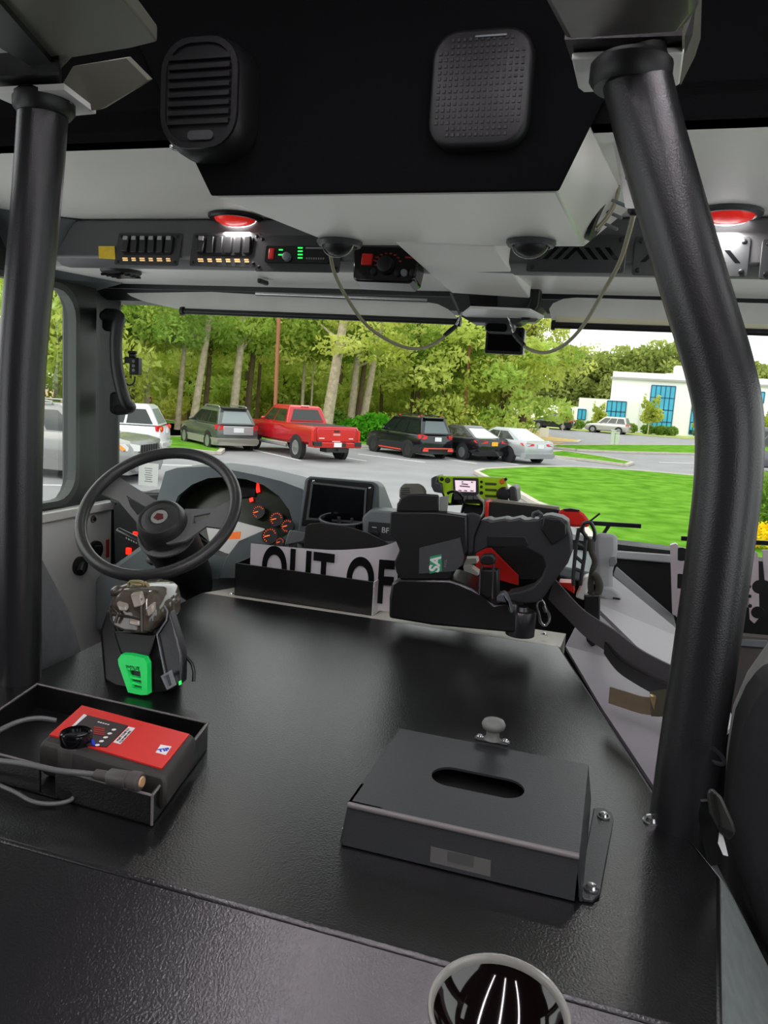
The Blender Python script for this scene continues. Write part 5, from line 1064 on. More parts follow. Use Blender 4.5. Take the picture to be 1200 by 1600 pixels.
# ================================================================ OUTDOORS: ground
ASP = mat('asphalt', (136, 136, 139), .85, bump=(8, .3, .02), var=.10, vscale=.7)
b = MB(); b.box2((-140, 3, -.3), (140, 260, -.012)); struct('parking_lot', b, ASP)
GRS = leaf_mat('lawn grass', (108, 166, 50), (144, 202, 76), 1.6)
GRD = leaf_mat('shaded lawn grass', (70, 132, 34), (104, 168, 48), .6)
CUR = mat('kerb concrete', (186, 178, 168), .8, var=.08, vscale=3)
def zpoly(pxs): return AT(pxs, Z=0)
def lawn(n, pts, m, h=.1, kerb=True):
    b = MB(); b.prism([(p[0], p[1], -.01) for p in pts], (0, 0, h)); struct(n, b, m)
    if kerb:
        b = MB(); k = len(pts); c = sum((V((p[0], p[1], 0)) for p in pts), V())/k
        for i in range(k):
            p, q = V((pts[i][0], pts[i][1], 0)), V((pts[(i+1) % k][0], pts[(i+1) % k][1], 0)); d = (q-p)
            if d.length < .05: continue
            nn_ = V((d.y, -d.x, 0)).normalized()
            if nn_.dot(c-p) > 0: nn_ = -nn_
            b.prism([p-d.normalized()*.02, q+d.normalized()*.02, q+nn_*.18+d.normalized()*.02, p+nn_*.18-d.normalized()*.02], (0, 0, h+.015))
        struct(n+'_kerb', b, CUR)
near = [tuple(p[:2]) for p in zpoly([(748, 741), (760, 737), (830, 733), (900, 733), (1000, 739), (1110, 749), (1260, 765)])]+[(9, 20), (6.5, 8), (1.2, 7.2)]+[tuple(p[:2]) for p in zpoly([(905, 815), (842, 790), (800, 765), (765, 750)])]
lawn('lawn_1', near, GRS, .10)
lawn('lawn_2', [tuple(p[:2]) for p in zpoly([(858, 709), (880, 707), (940, 716), (985, 725), (975, 728), (930, 722), (858, 714)])], GRS, .1)
lawn('lawn_3', [tuple(p[:2]) for p in zpoly([(862, 700), (870, 697.5), (1000, 697), (1110, 697.5), (1260, 700), (1260, 716), (1110, 711), (980, 708), (900, 704.5)])], GRS, .1)
lawn('lawn_4', [tuple(p[:2]) for p in zpoly([(842, 683), (870, 685), (905, 689), (898, 692), (850, 690), (800, 688)])], mat('dry mulch', (190, 160, 96), .9, var=.1, vscale=2), .08)
# grass band under the trees, beyond the parked row, and the island by the grey car
lawn('lawn_5', [(-46, 22), (-23, 28.2), (-19.6, 29.9)]+[(-19.0, 31.6), (-12.8, 34.6), (-8.0, 37.2), (-5.4, 38.4), (-6, 41), (-16, 43), (-30, 38), (-46, 33)], GRS, .1)
lawn('lawn_6', [tuple(p[:2]) for p in zpoly([(150, 664), (256, 658), (292, 664), (298, 682), (318, 693), (344, 705), (338, 710), (300, 706), (262, 703), (225, 706), (150, 712)])], GRS, .1)
b = MB(); b.prism([(-70, 20, -.008), (-46, 33, -.008), (-30, 38, -.008), (-16, 43, -.008), (-5, 41.5, -.008), (-3.6, 56, -.008), (-12, 95, -.008), (-100, 95, -.008), (-100, 20, -.008)], (0, 0, .03)); struct('forest_floor', b, mat('leaf litter', (176, 146, 98), .95, var=.2, vscale=1.5))
b = MB(); b.prism([(-20, 84.5, -.005), (40, 84.5, -.005), (40, 95, -.005), (-20, 95, -.005)], (0, 0, .06)); struct('lawn_7', b, mat('far lawn', (168, 180, 92), .9, var=.1, vscale=1))
# painted bay lines
b = MB(); hd = V((-.745, .667, 0))
for px in ((400, 703, 470, 719), (560, 713.5, 600, 722), (462, 714, 556, 719)): pass
LN = mat('white road paint', (222, 222, 220), .7)
def line(x0, y0, x1, y1, w_=.12):
    p, q = at(x0, y0, Z=0), at(x1, y1, Z=0); d = (q-p).normalized(); n_ = V((-d.y, d.x, 0))*w_/2
    b.prism([p+n_, q+n_, q-n_, p-n_], (0, 0, .004))
for l in ((398, 703, 470, 719), (500, 708, 572, 720), (560, 709, 664, 722), (690, 716, 745, 724), (770, 719, 810, 726), (850, 713, 900, 720), (1075, 741, 1140, 745), (62, 757, 135, 758), (0, 775, 60, 786), (62, 790, 128, 797), (232, 725, 300, 727), (1030, 722, 1100, 724)): line(*l)
b.v = [p+V((0, 0, -.011)) for p in b.v]; struct('bay_lines', b, LN)

# ================================================================ CARS
TYRE = mat('tyre rubber', (30, 30, 31), .8); ALLOY = mat('alloy wheel', (170, 172, 174), .3, .6); DALLOY = mat('dark alloy wheel', (62, 64, 66), .35, .5)
TINT = mat('tinted car glass', (26, 32, 32), .06, spec=.7); TINTL = mat('car glass painted pale reflection', (126, 138, 140), .10, spec=.7)  # the paler glass has sky reflection put into its base colour
TAIL = mat('red tail lamp', (206, 32, 34), .2, emit=.12); HEADL = mat('clear head lamp', (214, 216, 214), .1); AMB = mat('amber lamp', (236, 140, 36), .25); PLATEW = mat('white number plate', (226, 228, 232), .5); PLATEY = mat('yellow number plate', (240, 176, 40), .5)
TRIMB = mat('black car trim', (32, 33, 34), .55)
def car(label, rl, heading, paint, top, cab, W=1.80, wb=2.66, tr=1.56, wr=.34, rim=ALLOY, zb=.24, belt=1.0, roof=1.66, cat='car', kind='suv', plate=PLATEW, tail='wide', clad=None, glass_rear=TINT, rails=False, accent=None, name='parked_car', front=False, tiny=False):
    # local frame: +y nose, origin under the rear axle; rl = where the rear left tyre stands
    R = Matrix.Rotation(radians(heading), 4, 'Z'); o = V((rl[0], rl[1], 0))-(R @ V((-tr/2, 0, 0)))
    M = Matrix.Translation((o.x, o.y, 0)) @ R
    t = thing(name, label, cat, M=M); w = W/2
    # lower body
    rg = []
    for y, z, f in top:
        ww = w*f; zb_ = zb if -.7 < y-0 < wb+.6 else zb+.06
        rg.append([(sx*ww*a, y, zz) for sx, seq in ((1, ((.86, zb_), (.97, zb_+.10), (1.0, zb_+.5*(z-zb_)), (.975, z-.09), (.90, z))), (-1, ((.90, z), (.975, z-.09), (1.0, zb_+.5*(z-zb_)), (.97, zb_+.10), (.86, zb_)))) for a, zz in seq])
    b = MB(M); b.loft(rg); body = build('body', b, paint, t, smooth=38)
    if clad:
        y0, y1 = top[0][0]+.06, top[-1][0]-.06; b = MB(M)
        b.loft([[(sx*k, y, z) for sx, k, z in ((1, w*f_, zb-.02), (1, w*f_+.012, zb+.26), (-1, w*f_+.012, zb+.26), (-1, w*f_, zb-.02))] for y, f_ in ((top[0][0]-.012, top[0][2]), (top[1][0], top[1][2]), (top[2][0], 1), (top[-3][0], 1), (top[-2][0], top[-2][2]))]); build('cladding', b, clad, t, smooth=40)
    # greenhouse: base front/rear, roof front/rear
    gf, gr, rf, rr, wb_, wt = cab; zr = roof
    def gp(u, v):   # v 0..1 height
        pass
    base = [(-wb_, gr, belt-.02), (wb_, gr, belt-.02), (wb_, gf, belt-.02), (-wb_, gf, belt-.02)]
    rt = [(-wt, rr, zr-.07), (wt, rr, zr-.07), (wt, rf, zr-.07), (-wt, rf, zr-.07)]
    rt2 = [(-wt+.09, rr+.10, zr), (wt-.09, rr+.10, zr), (wt-.09, rf-.12, zr), (-wt+.09, rf-.12, zr)]
    b = MB(M); b.loft([base, rt, rt2]); build('cabin', b, paint, t, bevel=.03)
    def panel(nm, a, c, d, e, uvs, m, off=.012, th=.012):
        # a,c base corners; e,d top corners ; uv polygon in face
        a, c, d, e = V(a), V(c), V(d), V(e); n_ = ((c-a).cross(e-a)).normalized(); cen = (a+c+d+e)/4
        if n_.dot(cen-V((0, (gf+gr)/2, cen.z))) < 0: n_ = -n_
        ps = [(a*(1-u)+c*u)*(1-v)+(e*(1-u)+d*u)*v+n_*(off-th) for u, v in uvs]
        b = MB(M); b.prism(ps, n_*th); return build(nm, b, m, t)
    panel('rear_window', base[0], base[1], rt[1], rt[0], [(.09, .10), (.91, .10), (.86, .88), (.14, .88)], glass_rear)
    panel('windshield', base[3], base[2], rt[2], rt[3], [(.06, .06), (.94, .06), (.9, .93), (.1, .93)], TINT)
    segs = {'suv': [(.05, .34), (.37, .64), (.67, .94)], 'sedan': [(.12, .47), (.50, .86)], 'pickup': [(.06, .50), (.54, .94)]}[kind]
    for sd in (0, 1):
        B0, B1, T1, T0 = (base[0], base[3], rt[3], rt[0]) if sd == 0 else (base[1], base[2], rt[2], rt[1])
        for k, (u0, u1) in enumerate(segs):
            s0 = .03 if k == 0 else 0; s1 = -.03 if k == len(segs)-1 else 0
            panel('side_window', B0, B1, T1, T0, [(u0, .08), (u1, .08), (u1+s1, .86), (u0+s0, .86)], TINTL if tiny else TINT)
    # wheels
    for sx in (-1, 1):
        for y in (0, wb):
            X = frame((sx*(tr/2), y, wr), (0, 1, 0), (0, 0, 1)) if sx > 0 else frame((sx*(tr/2), y, wr), (0, -1, 0), (0, 0, 1))
            XM = M @ X
            b = MB(XM); b.lathe([(wr*1.20, -.02), (wr*1.20, w-tr/2+.008), (wr*1.02, w-tr/2+.010)], n=28); build('wheel_arch', b, TRIMB, t, smooth=40)
            b = MB(XM); b.lathe([(wr*.66, -.1), (wr*.98, -.1), (wr, -.05), (wr, w-tr/2-.01), (wr*.95, w-tr/2+.020), (wr*.68, w-tr/2+.022), (wr*.66, w-tr/2-.02)], n=30); wh = build('wheel', b, TYRE, t, smooth=40)
            b = MB(XM); b.lathe([(wr*.68, w-tr/2+.015), (wr*.62, w-tr/2+.018), (wr*.58, w-tr/2-.03), (.02, w-tr/2-.03)], n=28)
            for k in range(5): 
                b.box((wr*.34, 0, w-tr/2+.004), (wr*.56, wr*.17, .02), XM @ Matrix.Rotation(k*2*pi/5, 4, 'Z'))
            b.lathe([(wr*.17, w-tr/2-.02), (wr*.16, w-tr/2+.020), (.01, w-tr/2+.022)], n=14); build('rim', b, rim, wh, smooth=40)
    yr = top[0][0]; zt = top[0][1]
    # rear end
    if tail == 'wide':
        for sx in (-1, 1):
            b = MB(M); b.prism([(sx*w*.98, yr+.17, belt-.02), (sx*w*.985, yr+.13, belt-.20), (sx*w*.80, yr-.016, belt-.22), (sx*w*.62, yr-.016, belt-.17), (sx*w*.62, yr-.012, belt-.06), (sx*w*.86, yr-.0, belt-.01)], (0, .05, 0)); build('tail_lamp', b, TAIL, t, bevel=.01)
    elif tail == 'tall':
        for sx in (-1, 1):
            b = MB(M); b.box((sx*(w*.965), yr+.005, zt-.30), (.09, .06, .42)); build('tail_lamp', b, TAIL, t, bevel=.012)
    elif tail == 'slim':
        for sx in (-1, 1):
            b = MB(M); b.prism([(sx*w*.99, yr+.30, belt-.08), (sx*w*.97, yr+.14, belt-.18), (sx*w*.80, yr-.016, belt-.20), (sx*w*.42, yr-.018, belt-.18), (sx*w*.42, yr-.018, belt-.09), (sx*w*.84, yr-.0, belt-.06)], (0, .05, 0)); build('tail_lamp', b, TAIL, t, bevel=.008)
    b = MB(M); b.box((0, yr-.022, belt-.20 if kind != 'pickup' else .72), (.34, .02, .17)); build('number_plate', b, plate, t)
    b = MB(M); b.loft([[(sx*w*k, y, z) for sx, k, y, z in ((-1, .93, yr+.05, zb), (-1, .95, yr-.04, zb+.08), (-1, .95, yr-.05, zb+.22), (1, .95, yr-.05, zb+.22), (1, .95, yr-.04, zb+.08), (1, .93, yr+.05, zb))], [(sx*w*k, y+.25, z) for sx, k, y, z in ((-1, 1.0, yr+.05, zb), (-1, 1.01, yr-.04, zb+.08), (-1, 1.0, yr-.05, zb+.22), (1, 1.0, yr-.05, zb+.22), (1, 1.01, yr-.04, zb+.08), (1, 1.0, yr+.05, zb))]]); build('rear_bumper', b, clad or paint, t, smooth=40)
    for sx in (-1, 1):
        b = MB(M); b.ball((sx*(wb_+.12), gf-.45, belt+.07), (.10, .06, .075), 6); b.box((sx*(wb_+.03), gf-.45, belt+.02), (.1, .05, .03)); build('door_mirror', b, paint, t, smooth=60)
    if rails:
        for sx in (-1, 1):
            b = MB(M); b.tube(spline([(sx*(wt-.06), rr+.15, zr-.01), (sx*(wt-.05), rr+.30, zr+.055), (sx*(wt-.05), rf-.45, zr+.055), (sx*(wt-.06), rf-.3, zr-.01)], 4), .022, 8); build('roof_rail', b, rails, t, smooth=60)
        b = MB(M); b.loft([[(sx*(wt-.08), rr+dy, zr-.01+dz) for sx, dy, dz in ((-1, .12, .01), (-1, -.12, -.02), (1, -.12, -.02), (1, .12, .01))], [(sx*(wt-.08), rr+dy, zr+.02+dz) for sx, dy, dz in ((-1, .12, .0), (-1, -.12, -.02), (1, -.12, -.02), (1, .12, .0))]]); build('roof_spoiler', b, TRIMB, t)
    if accent:
        for sx in (-1, 1):
            b = MB(M); b.box((sx*(w*1.0+.012), wb/2, zb+.06), (.02, wb-.95, .05)); build('accent_strip', b, accent, t)
        b = MB(M); b.box((0, yr-.062, zb+.22), (W*.82, .02, .045)); b.box((w*.72, yr-.062, zb+.14), (.28, .02, .10)); b.box((-w*.72, yr-.062, zb+.14), (.28, .02, .10)); build('accent_strip', b, accent, t)
    if front:
        yn = top[-1][0]; zn = top[-2][1]
        for sx in (-1, 1):
            b = MB(M); b.prism([(sx*w*.97, yn-.36, zn-.08), (sx*w*.95, yn-.16, zn-.24), (sx*w*.60, yn+.02, zn-.25), (sx*w*.58, yn+.02, zn-.10), (sx*w*.86, yn-.10, zn-.05)], (0, .02, .0)); hl = build('head_lamp', b, HEADL, t, bevel=.01)
            b = MB(M); b.prism([(sx*w*.985, yn-.42, zn-.10), (sx*w*.975, yn-.24, zn-.24), (sx*w*.955, yn-.16, zn-.20), (sx*w*.965, yn-.32, zn-.08)], (sx*.012, .01, 0)); build('indicator', b, AMB, hl)
        b = MB(M)
        for k in range(7): b.box(((k-3)*.13, yn+.012, zn-.20), (.07, .04, .20))
        build('grille', b, TRIMB, t)
    return t, M
P = lambda n, c, r=.22, me=.35: mat(n, c, r, me, coat=.6)
suv_top = [(-.86, .82, .80), (-.80, .98, .93), (-.55, 1.0, .985), (.3, 1.0, 1.0), (1.9, 1.0, 1.0), (2.35, .99, .99), (3.05, .92, .96), (3.42, .80, .88), (3.56, .58, .74)]
HD = 51
t, M = car('grey hatch-backed SUV parked at left of the red pickup truck, nose to the grass', at(329, 701.5, Z=0), HD, P('grey green car paint', (88, 94, 92)), suv_top, (2.35, -.74, 1.55, -.42, .80, .62), W=1.84, roof=1.66, belt=1.03, clad=mat('silver bumper paint', (150, 146, 138), .45), glass_rear=TINTL, rails=ALLOY, rim=ALLOY)
b = MB(M); b.box((0, -.885, .80), (1.25, .04, .34)); build('tailgate_panel', b, mat('silver tailgate paint', (168, 170, 174), .3, .4), t, bevel=.03)
b = MB(M); b.box((0, -.912, .82), (.42, .012, .18)); build('plate_recess', b, PLATEW, t)
pk_top = [(-1.22, 1.24, .94), (-1.17, 1.28, .985), (-.9, 1.28, .99), (1.02, 1.28, .99), (1.05, 1.26, 1.0), (3.2, 1.26, 1.0), (3.5, 1.25, .99), (4.3, 1.22, .97), (4.72, 1.05, .92), (4.84, .75, .86)]
t, M = car('red crew cab pickup truck parked between the grey SUV and the black SUV', at(466, 716, Z=0), HD, P('red truck paint', (186, 22, 34), .2, .2), pk_top, (3.35, 1.05, 2.65, 1.25, .90, .70), W=2.03, wb=3.9, tr=1.76, wr=.41, roof=1.93, belt=1.27, zb=.52, kind='pickup', cat='truck', name='pickup_truck', tail='tall', rim=mat('chrome alloy wheel', (196, 198, 200), .2, .8))
b = MB(M); b.box2((-.82, -1.08, 1.272), (.82, .96, 1.284)); build('dark_bed_top', b, TRIMB, t)  # dark slab stands in for the shaded hollow of the open bed
b = MB(M); b.box((0, -1.235, .98), (1.62, .04, .46)); tg_ = build('tailgate', b, P('red tailgate paint', (204, 26, 40), .22, .15), t, bevel=.02)
b = MB(M); b.box((0, -1.258, 1.12), (.22, .02, .07)); build('tailgate_handle', b, TRIMB, tg_)
b = MB(M); b.box((0, -1.257, 1.0), (.30, .012, .075)); build('emblem', b, mat('pale emblem', (214, 150, 150), .4), tg_, bevel=.01)
b = MB(M)
for x, w_ in ((-.62, .22), (.62, .18)): b.box((x, -1.257, .86), (w_, .01, .03))
build('tailgate_print', b, WHT, tg_)
b = MB(M); b.box((0, -1.33, .62), (1.98, .18, .20)); build('step_bumper', b, MATS['red truck paint'], t, bevel=.03)
b = MB(M); b.box((-.84, -1.335, .66), (.30, .19, .16)); b.box((.84, -1.335, .66), (.30, .19, .16)); b.box((.22, -1.425, .64), (.20, .02, .15)); build('bumper_pad', b, TRIMB, t, bevel=.02)
b = MB(M); b.box((-.03, -1.425, .64), (.32, .02, .16)); build('rear_plate', b, PLATEW, t)
b = MB(M); b.box((0, -1.1, .45), (.9, .5, .2)); b.tube([(0, -1.3, .45), (0, -1.5, .45)], .04, 8); build('hitch', b, TRIMB, t)
for sx in (-1, 1):
    b = MB(M); b.tube([(sx*1.0, .75, .42), (sx*1.0, 3.1, .42)], .06, 8); build('side_step', b, ALLOY, t)
b = MB(M)
for k in range(3): b.box((-.12+.12*k, 1.28, 1.935), (.09, .08, .03))
build('roof_lamp', b, mat('pale pink lamp', (250, 200, 196), .3), t)
b = MB(M); b.box((0, 1.07, 1.36), (1.42, .05, .05)); build('cab_edge', b, MATS['red truck paint'], t)
ACC = mat('orange red accent', (228, 74, 54), .4)
t, M = car('black SUV with orange-red trim lines, parked right of the red pickup truck', at(640, 714.5, Z=0), HD, P('black car paint', (20, 25, 34), .15), suv_top, (2.35, -.74, 1.6, -.50, .80, .64), W=1.83, wb=2.67, roof=1.72, belt=1.04, clad=TRIMB, glass_rear=mat('car glass painted half reflection', (84, 96, 100), .1, spec=.7), rails=MATS['black car trim'], rim=DALLOY, accent=ACC)  # rear glass colour carries a weaker painted reflection
b = MB(M)
for sx in (-1, 1):
    for y in (-.25, 1.15): b.box((sx*.59, y, 1.755), (.05, .10, .05))
build('rail_mount', b, ACC, t)
sd_top = [(-1.02, .80, .82), (-.96, .96, .93), (-.7, 1.0, .98), (.2, .98, 1.0), (2.0, .94, 1.0), (2.5, .93, .98), (3.2, .84, .95), (3.6, .72, .86), (3.72, .52, .72)]
t, M = car('black sedan with yellow number plate, parked between the black SUV and the silver sedan', at(724, 718, Z=0), HD, P('deep black car paint', (24, 26, 30), .12), sd_top, (2.42, -.62, 1.50, .35, .80, .58), W=1.85, wb=2.83, tr=1.60, wr=.33, roof=1.45, belt=.97, kind='sedan', plate=PLATEY, tail='slim', glass_rear=mat('car glass painted bright reflection', (206, 212, 214), .12), rim=mat('bright alloy wheel', (150, 152, 156), .3, .6))  # bright rear glass: the reflection is in the base colour
t, M = car('silver sedan at the right end of the parked row', at(795, 722, Z=0), HD, P('silver car paint', (176, 180, 184), .25, .4), sd_top, (2.42, -.62, 1.50, .35, .80, .58), W=1.84, wb=2.82, tr=1.60, wr=.33, roof=1.45, belt=.97, kind='sedan', tail='slim', glass_rear=mat('car glass painted bright reflection', (0, 0, 0)), rim=DALLOY)
# near silver SUV beside the cab, white SUV behind it
jp_top = [(-.95, .85, .84), (-.88, 1.08, .95), (-.6, 1.13, .99), (.3, 1.14, 1.0), (2.2, 1.15, 1.0), (2.6, 1.16, .99), (3.3, 1.12, .97), (3.66, 1.05, .92), (3.76, .60, .84)]
t, M = car('silver SUV with roof rails seen close by through the driver door window', (-15.3, 17.3), -82, P('light silver paint', (136, 136, 134), .25, .4), jp_top, (2.6, -.80, 1.75, -.45, .86, .68), W=1.94, wb=2.91, tr=1.62, wr=.37, roof=1.84, belt=1.15, rails=ALLOY, front=True, glass_rear=TINTL, clad=mat('grey lower cladding', (120, 120, 118), .5))
t, M = car('white SUV behind the silver SUV, seen left of the grass island', at(212, 700, Y=22.5)*1.0, 112, P('white car paint', (226, 228, 230), .25, .1), suv_top, (2.4, -.74, 1.55, -.42, .80, .64), W=1.84, roof=1.72, belt=1.05, glass_rear=TINTL, rim=ALLOY, tail='wide')
b = MB(M)
for sx in (-1, 1): b.box((sx*.80, -.845, .95), (.10, .03, .10))
build('amber_lamp', b, AMB, t)
# far vehicles
car('small dark SUV far away in front of the white building, left one', (-5.9, 83.0), 78, P('far black paint', (44, 48, 50), .2), suv_top, (2.35, -.74, 1.6, -.50, .80, .64), W=1.83, roof=1.72, belt=1.04, tiny=True, glass_rear=TINTL)
car('small silver SUV far away in front of the white building, right one', (-.3, 82.3), 76, P('far silver paint', (186, 184, 178), .25, .3), suv_top, (2.35, -.74, 1.6, -.50, .80, .64), W=1.83, roof=1.72, belt=1.04, glass_rear=TINTL)
car('dark grey minivan at the right picture edge beyond the grab pole', (8.0, 40.5), 92, P('graphite paint', (84, 82, 90), .3, .2), suv_top, (3.1, -.74, 1.9, -.50, .86, .68), W=1.95, wb=2.9, roof=2.15, belt=1.25, front=True)

# ================================================================ WHITE BUILDING
bd = thing('office_building', 'long white two-storey office building with blue glass windows', 'building', (4, 95, 0))
BW = mat('white render wall', (238, 238, 236), .8); BG = mat('blue window glass', (70, 174, 208), .2, var=.12, vscale=.6, spec=.4); BGM = mat('dark blue mullion', (26, 84, 120), .4)
YB = 92.0
def bw(x0, y0, x1, y1, dep, Y=YB, nm='wall_block', m=BW):
    a, c_ = at(x0, y0, Y=Y), at(x1, y0, Y=Y); zt_ = (a.z+c_.z)/2
    b = MB(); b.box2((a.x, Y, 0), (c_.x, Y+dep, zt_)); return build(nm, b, m, bd)
bw(957, 591, 1420, 676, 24, YB)
bw(905, 624, 1000, 676, 16, YB-1.5)
bw(832, 634, 912, 672, 18, YB+2.0)
bw(1056, 572, 1085, 592, 4, YB+6, 'stair_tower')
b = MB(); a, c_ = at(957, 590, Y=YB-.2), at(1420, 594, Y=YB-.2); b.box2((a.x-.2, YB-.25, a.z-.1), (c_.x, YB+.2, a.z+.12)); build('parapet_cap', b, mat('grey coping', (168, 168, 166), .6), bd)
def bwin(x0, y0, x1, y1, nx, ny, Y, dark=0):
    a, c_ = at(x0, y1, Y=Y), at(x1, y0, Y=Y); b = MB(); b.box2((a.x, Y-.06, max(.05, a.z)), (c_.x, Y+.1, c_.z)); wd = build('window', b, BG, bd)
    b = MB(); z0 = max(.05, a.z)
    for i in range(nx+1): x = a.x+(c_.x-a.x)*i/nx; b.box2((x-.05, Y-.10, z0), (x+.05, Y-.04, c_.z))
    for j in range(ny+1): z = z0+(c_.z-z0)*j/ny; b.box2((a.x, Y-.10, z-.05), (c_.x, Y-.04, z+.05))
    build('mullion', b, BGM, wd)
    if dark:
        b = MB(); b.box2((a.x, Y-.08, z0), (c_.x, Y-.03, z0+.45)); build('dark_pane', b, mat('dark pane', (30, 52, 62), .2), wd)
bwin(1010, 604, 1056, 676, 5, 4, YB, 1); bwin(1076, 606, 1100, 678, 3, 4, YB, 1); bwin(1176, 613, 1195, 629, 2, 1, YB); bwin(1174, 652, 1186, 662, 2, 1, YB)
bwin(946, 628, 979, 658, 4, 2, YB-1.5, 0); bwin(902, 640, 916, 655, 2, 1, YB+2-3.6); bwin(882, 639, 893, 654, 2, 1, YB+2); bwin(990, 635, 993, 660, 1, 3, YB)
b = MB(); b.box2((at(1040, 590, Y=97).x, 97, at(1040, 592, Y=97).z), (at(1053, 590, Y=97).x, 98.5, at(1040, 583, Y=97).z)); solo('roof_unit', b, mat('pale rooftop unit', (226, 208, 200), .6), 'small pale machine on the roof of the white building', 'machine', bevel=.05)

# ================================================================ PLANTS
import numpy as np
BARK = mat('grey brown bark', (182, 166, 144), .9, bump=(9, .8, .05), var=.22, vscale=5)
BARKD = mat('dark brown bark', (104, 86, 64), .9, bump=(9, .8, .05), var=.22, vscale=5)
LF = [leaf_mat('yellow green leaves', (164, 176, 70), (218, 222, 124), .5), leaf_mat('mid green leaves', (138, 168, 66), (192, 208, 106), .5), leaf_mat('dark green leaves', (104, 140, 56), (156, 184, 84), .6)]
def leaves_mesh(name, blobs, n, size, seed, m):
    rs = np.random.RandomState(seed); B = np.array(blobs, float); wgt = (B[:, 3]*B[:, 4]*B[:, 5]); wgt /= wgt.sum()
    k = rs.choice(len(B), n, p=wgt); d = rs.normal(size=(n, 3)); d /= np.linalg.norm(d, axis=1)[:, None]; r = rs.uniform(.25, 1, n)**.45
    c = B[k, :3]+d*r[:, None]*B[k, 3:6]
    a = rs.normal(size=(n, 3)); a /= np.linalg.norm(a, axis=1)[:, None]; e = np.cross(a, rs.normal(size=(n, 3))); e /= np.linalg.norm(e, axis=1)[:, None]
    s = size*rs.uniform(.6, 1.4, n)[:, None]
    v = np.stack([c-a*s, c+e*s*.45, c+a*s, c-e*s*.45], 1).reshape(-1, 3); v[:, 2] = np.maximum(v[:, 2], .02)
    me = bpy.data.meshes.new(name); me.vertices.add(4*n); me.vertices.foreach_set('co', v.ravel()); me.loops.add(4*n); me.polygons.add(n)
    me.loops.foreach_set('vertex_index', np.arange(4*n)); me.polygons.foreach_set('loop_start', np.arange(n)*4); me.polygons.foreach_set('loop_total', np.full(n, 4)); me.update(calc_edges=True); me.validate(); me.materials.append(m); return me
rs = random.Random(5)
def crown_blobs(h0, h1, rad, n, seed):
    q = random.Random(seed); return [(q.uniform(-rad, rad), q.uniform(-rad, rad), q.uniform(h0, h1), q.uniform(.7, 1.5), q.uniform(.7, 1.5), q.uniform(.4, .9)) for _ in range(n)]
CROWN = [leaves_mesh('foliage', crown_blobs(4.7, 8.2, 2.8, 20, 11+i), 3300, .15, 30+i, LF[i % 3]) for i in range(3)]
LFF = [leaf_mat('lightened deep leaves', (176, 194, 86), (224, 230, 134), .5), leaf_mat('lightened green deep leaves', (158, 188, 84), (206, 222, 122), .5)]  # leaf colours lifted to stand for light and haze deep in the wood
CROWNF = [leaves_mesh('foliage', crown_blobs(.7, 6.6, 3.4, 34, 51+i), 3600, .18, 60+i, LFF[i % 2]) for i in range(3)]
def trunk_mesh(h, r, lean, seed, m, nb=4):
    q = random.Random(seed); b = MB(); pts = [(lean[0]*t+q.uniform(-.06, .06)*t, lean[1]*t, h*t) for t in [i/7 for i in range(8)]]; pts[0] = (0, 0, -.05)
    b.tube(spline(pts, 3), [r*(1.25-.2*min(1, i/3)-.55*i/21) for i in range(22)], 10)
    for k in range(nb):
        t = q.uniform(.4, .95); a = q.uniform(0, 6.28); p = V((lean[0]*t, lean[1]*t, h*t)); L = q.uniform(1.2, 2.4)
        b.tube([p, p+V((cos(a)*L*.5, sin(a)*L*.5, .5)), p+V((cos(a)*L, sin(a)*L, 1.0))], [r*.35, r*.25, r*.1], 6)
    return b
def tree(lab, x, y, h, r, lean, crown, m=BARK, group=None, s=1.0, rot=0, name='tree', part='trunk', cdx=0):
    t = thing(name, lab, 'tree', (x, y, 0), group=group)
    b = trunk_mesh(h, r, lean, int(x*100+y), m); b.v = [p+V((x, y, 0)) for p in b.v]; build(part, b, m, t, smooth=60)
    if crown is not None:
        o = bpy.data.objects.new('foliage', crown); COL.objects.link(o); o.parent = t; o.rotation_euler = (0, 0, rot); o.scale = (s, s, s); o.location = (cdx, 0, 0)
    return t
# front trunks, picked out one by one along the wood's edge: (x px at foot, depth, width m, lean x, label, bark)
FR = [(228, 36, .30, .1, 'tree trunk at the wood edge just right of the pillar grab handle', 0), (277, 35, .28, .5, 'slim pale tree trunk, first left of the pair behind the grey SUV', 0), (300, 34.5, .40, 1.1, 'leaning pale tree trunk rising behind the nose of the grey SUV', 0), (318, 38, .30, .5, 'narrow tree trunk right of the leaning pale trunk', 1),
      (362, 36, .46, .6, 'stout straight tree trunk behind the grey SUV roof', 0), (384, 39, .36, .5, 'brown tree trunk right of the stout trunk behind the grey SUV', 1), (400, 43, .24, .2, 'thin dark tree trunk left of the red pickup cab', 1), (470, 40, .20, .1, 'thin tree trunk behind the red pickup cab roof', 0), (484, 40, .11, .1, 'very thin white sapling trunk behind the red pickup cab', 0),
      (508, 37, .62, .9, 'thickest tree trunk, with a broken limb, behind the red pickup bed', 0), (546, 41, .46, .5, 'left trunk of the three close trunks behind the green bush', 0), (556, 43, .38, .6, 'middle trunk of the three close trunks behind the green bush', 1), (564, 41, .44, 1.0, 'right leaning trunk of the three close trunks behind the green bush', 0),
      (205, 40, .34, .0, 'tree trunk seen between the pillar grip and the white SUV', 1), (88, 33, .34, .1, 'tree trunk seen through the front of the driver door window', 0), (108, 36, .30, .2, 'dark tree trunk at the front corner of the driver door window', 1), (640, 47, .22, .1, 'thin dark trunk in the wood above the black SUV', 1), (690, 48, .22, .2, 'thin trunk in the wood left of the right lamp post', 1), (790, 48, .42, .0, 'dark trunk at the right end of the wood above the silver sedan', 1), (812, 50, .30, .1, 'last dark trunk at the right end of the wood', 1)]
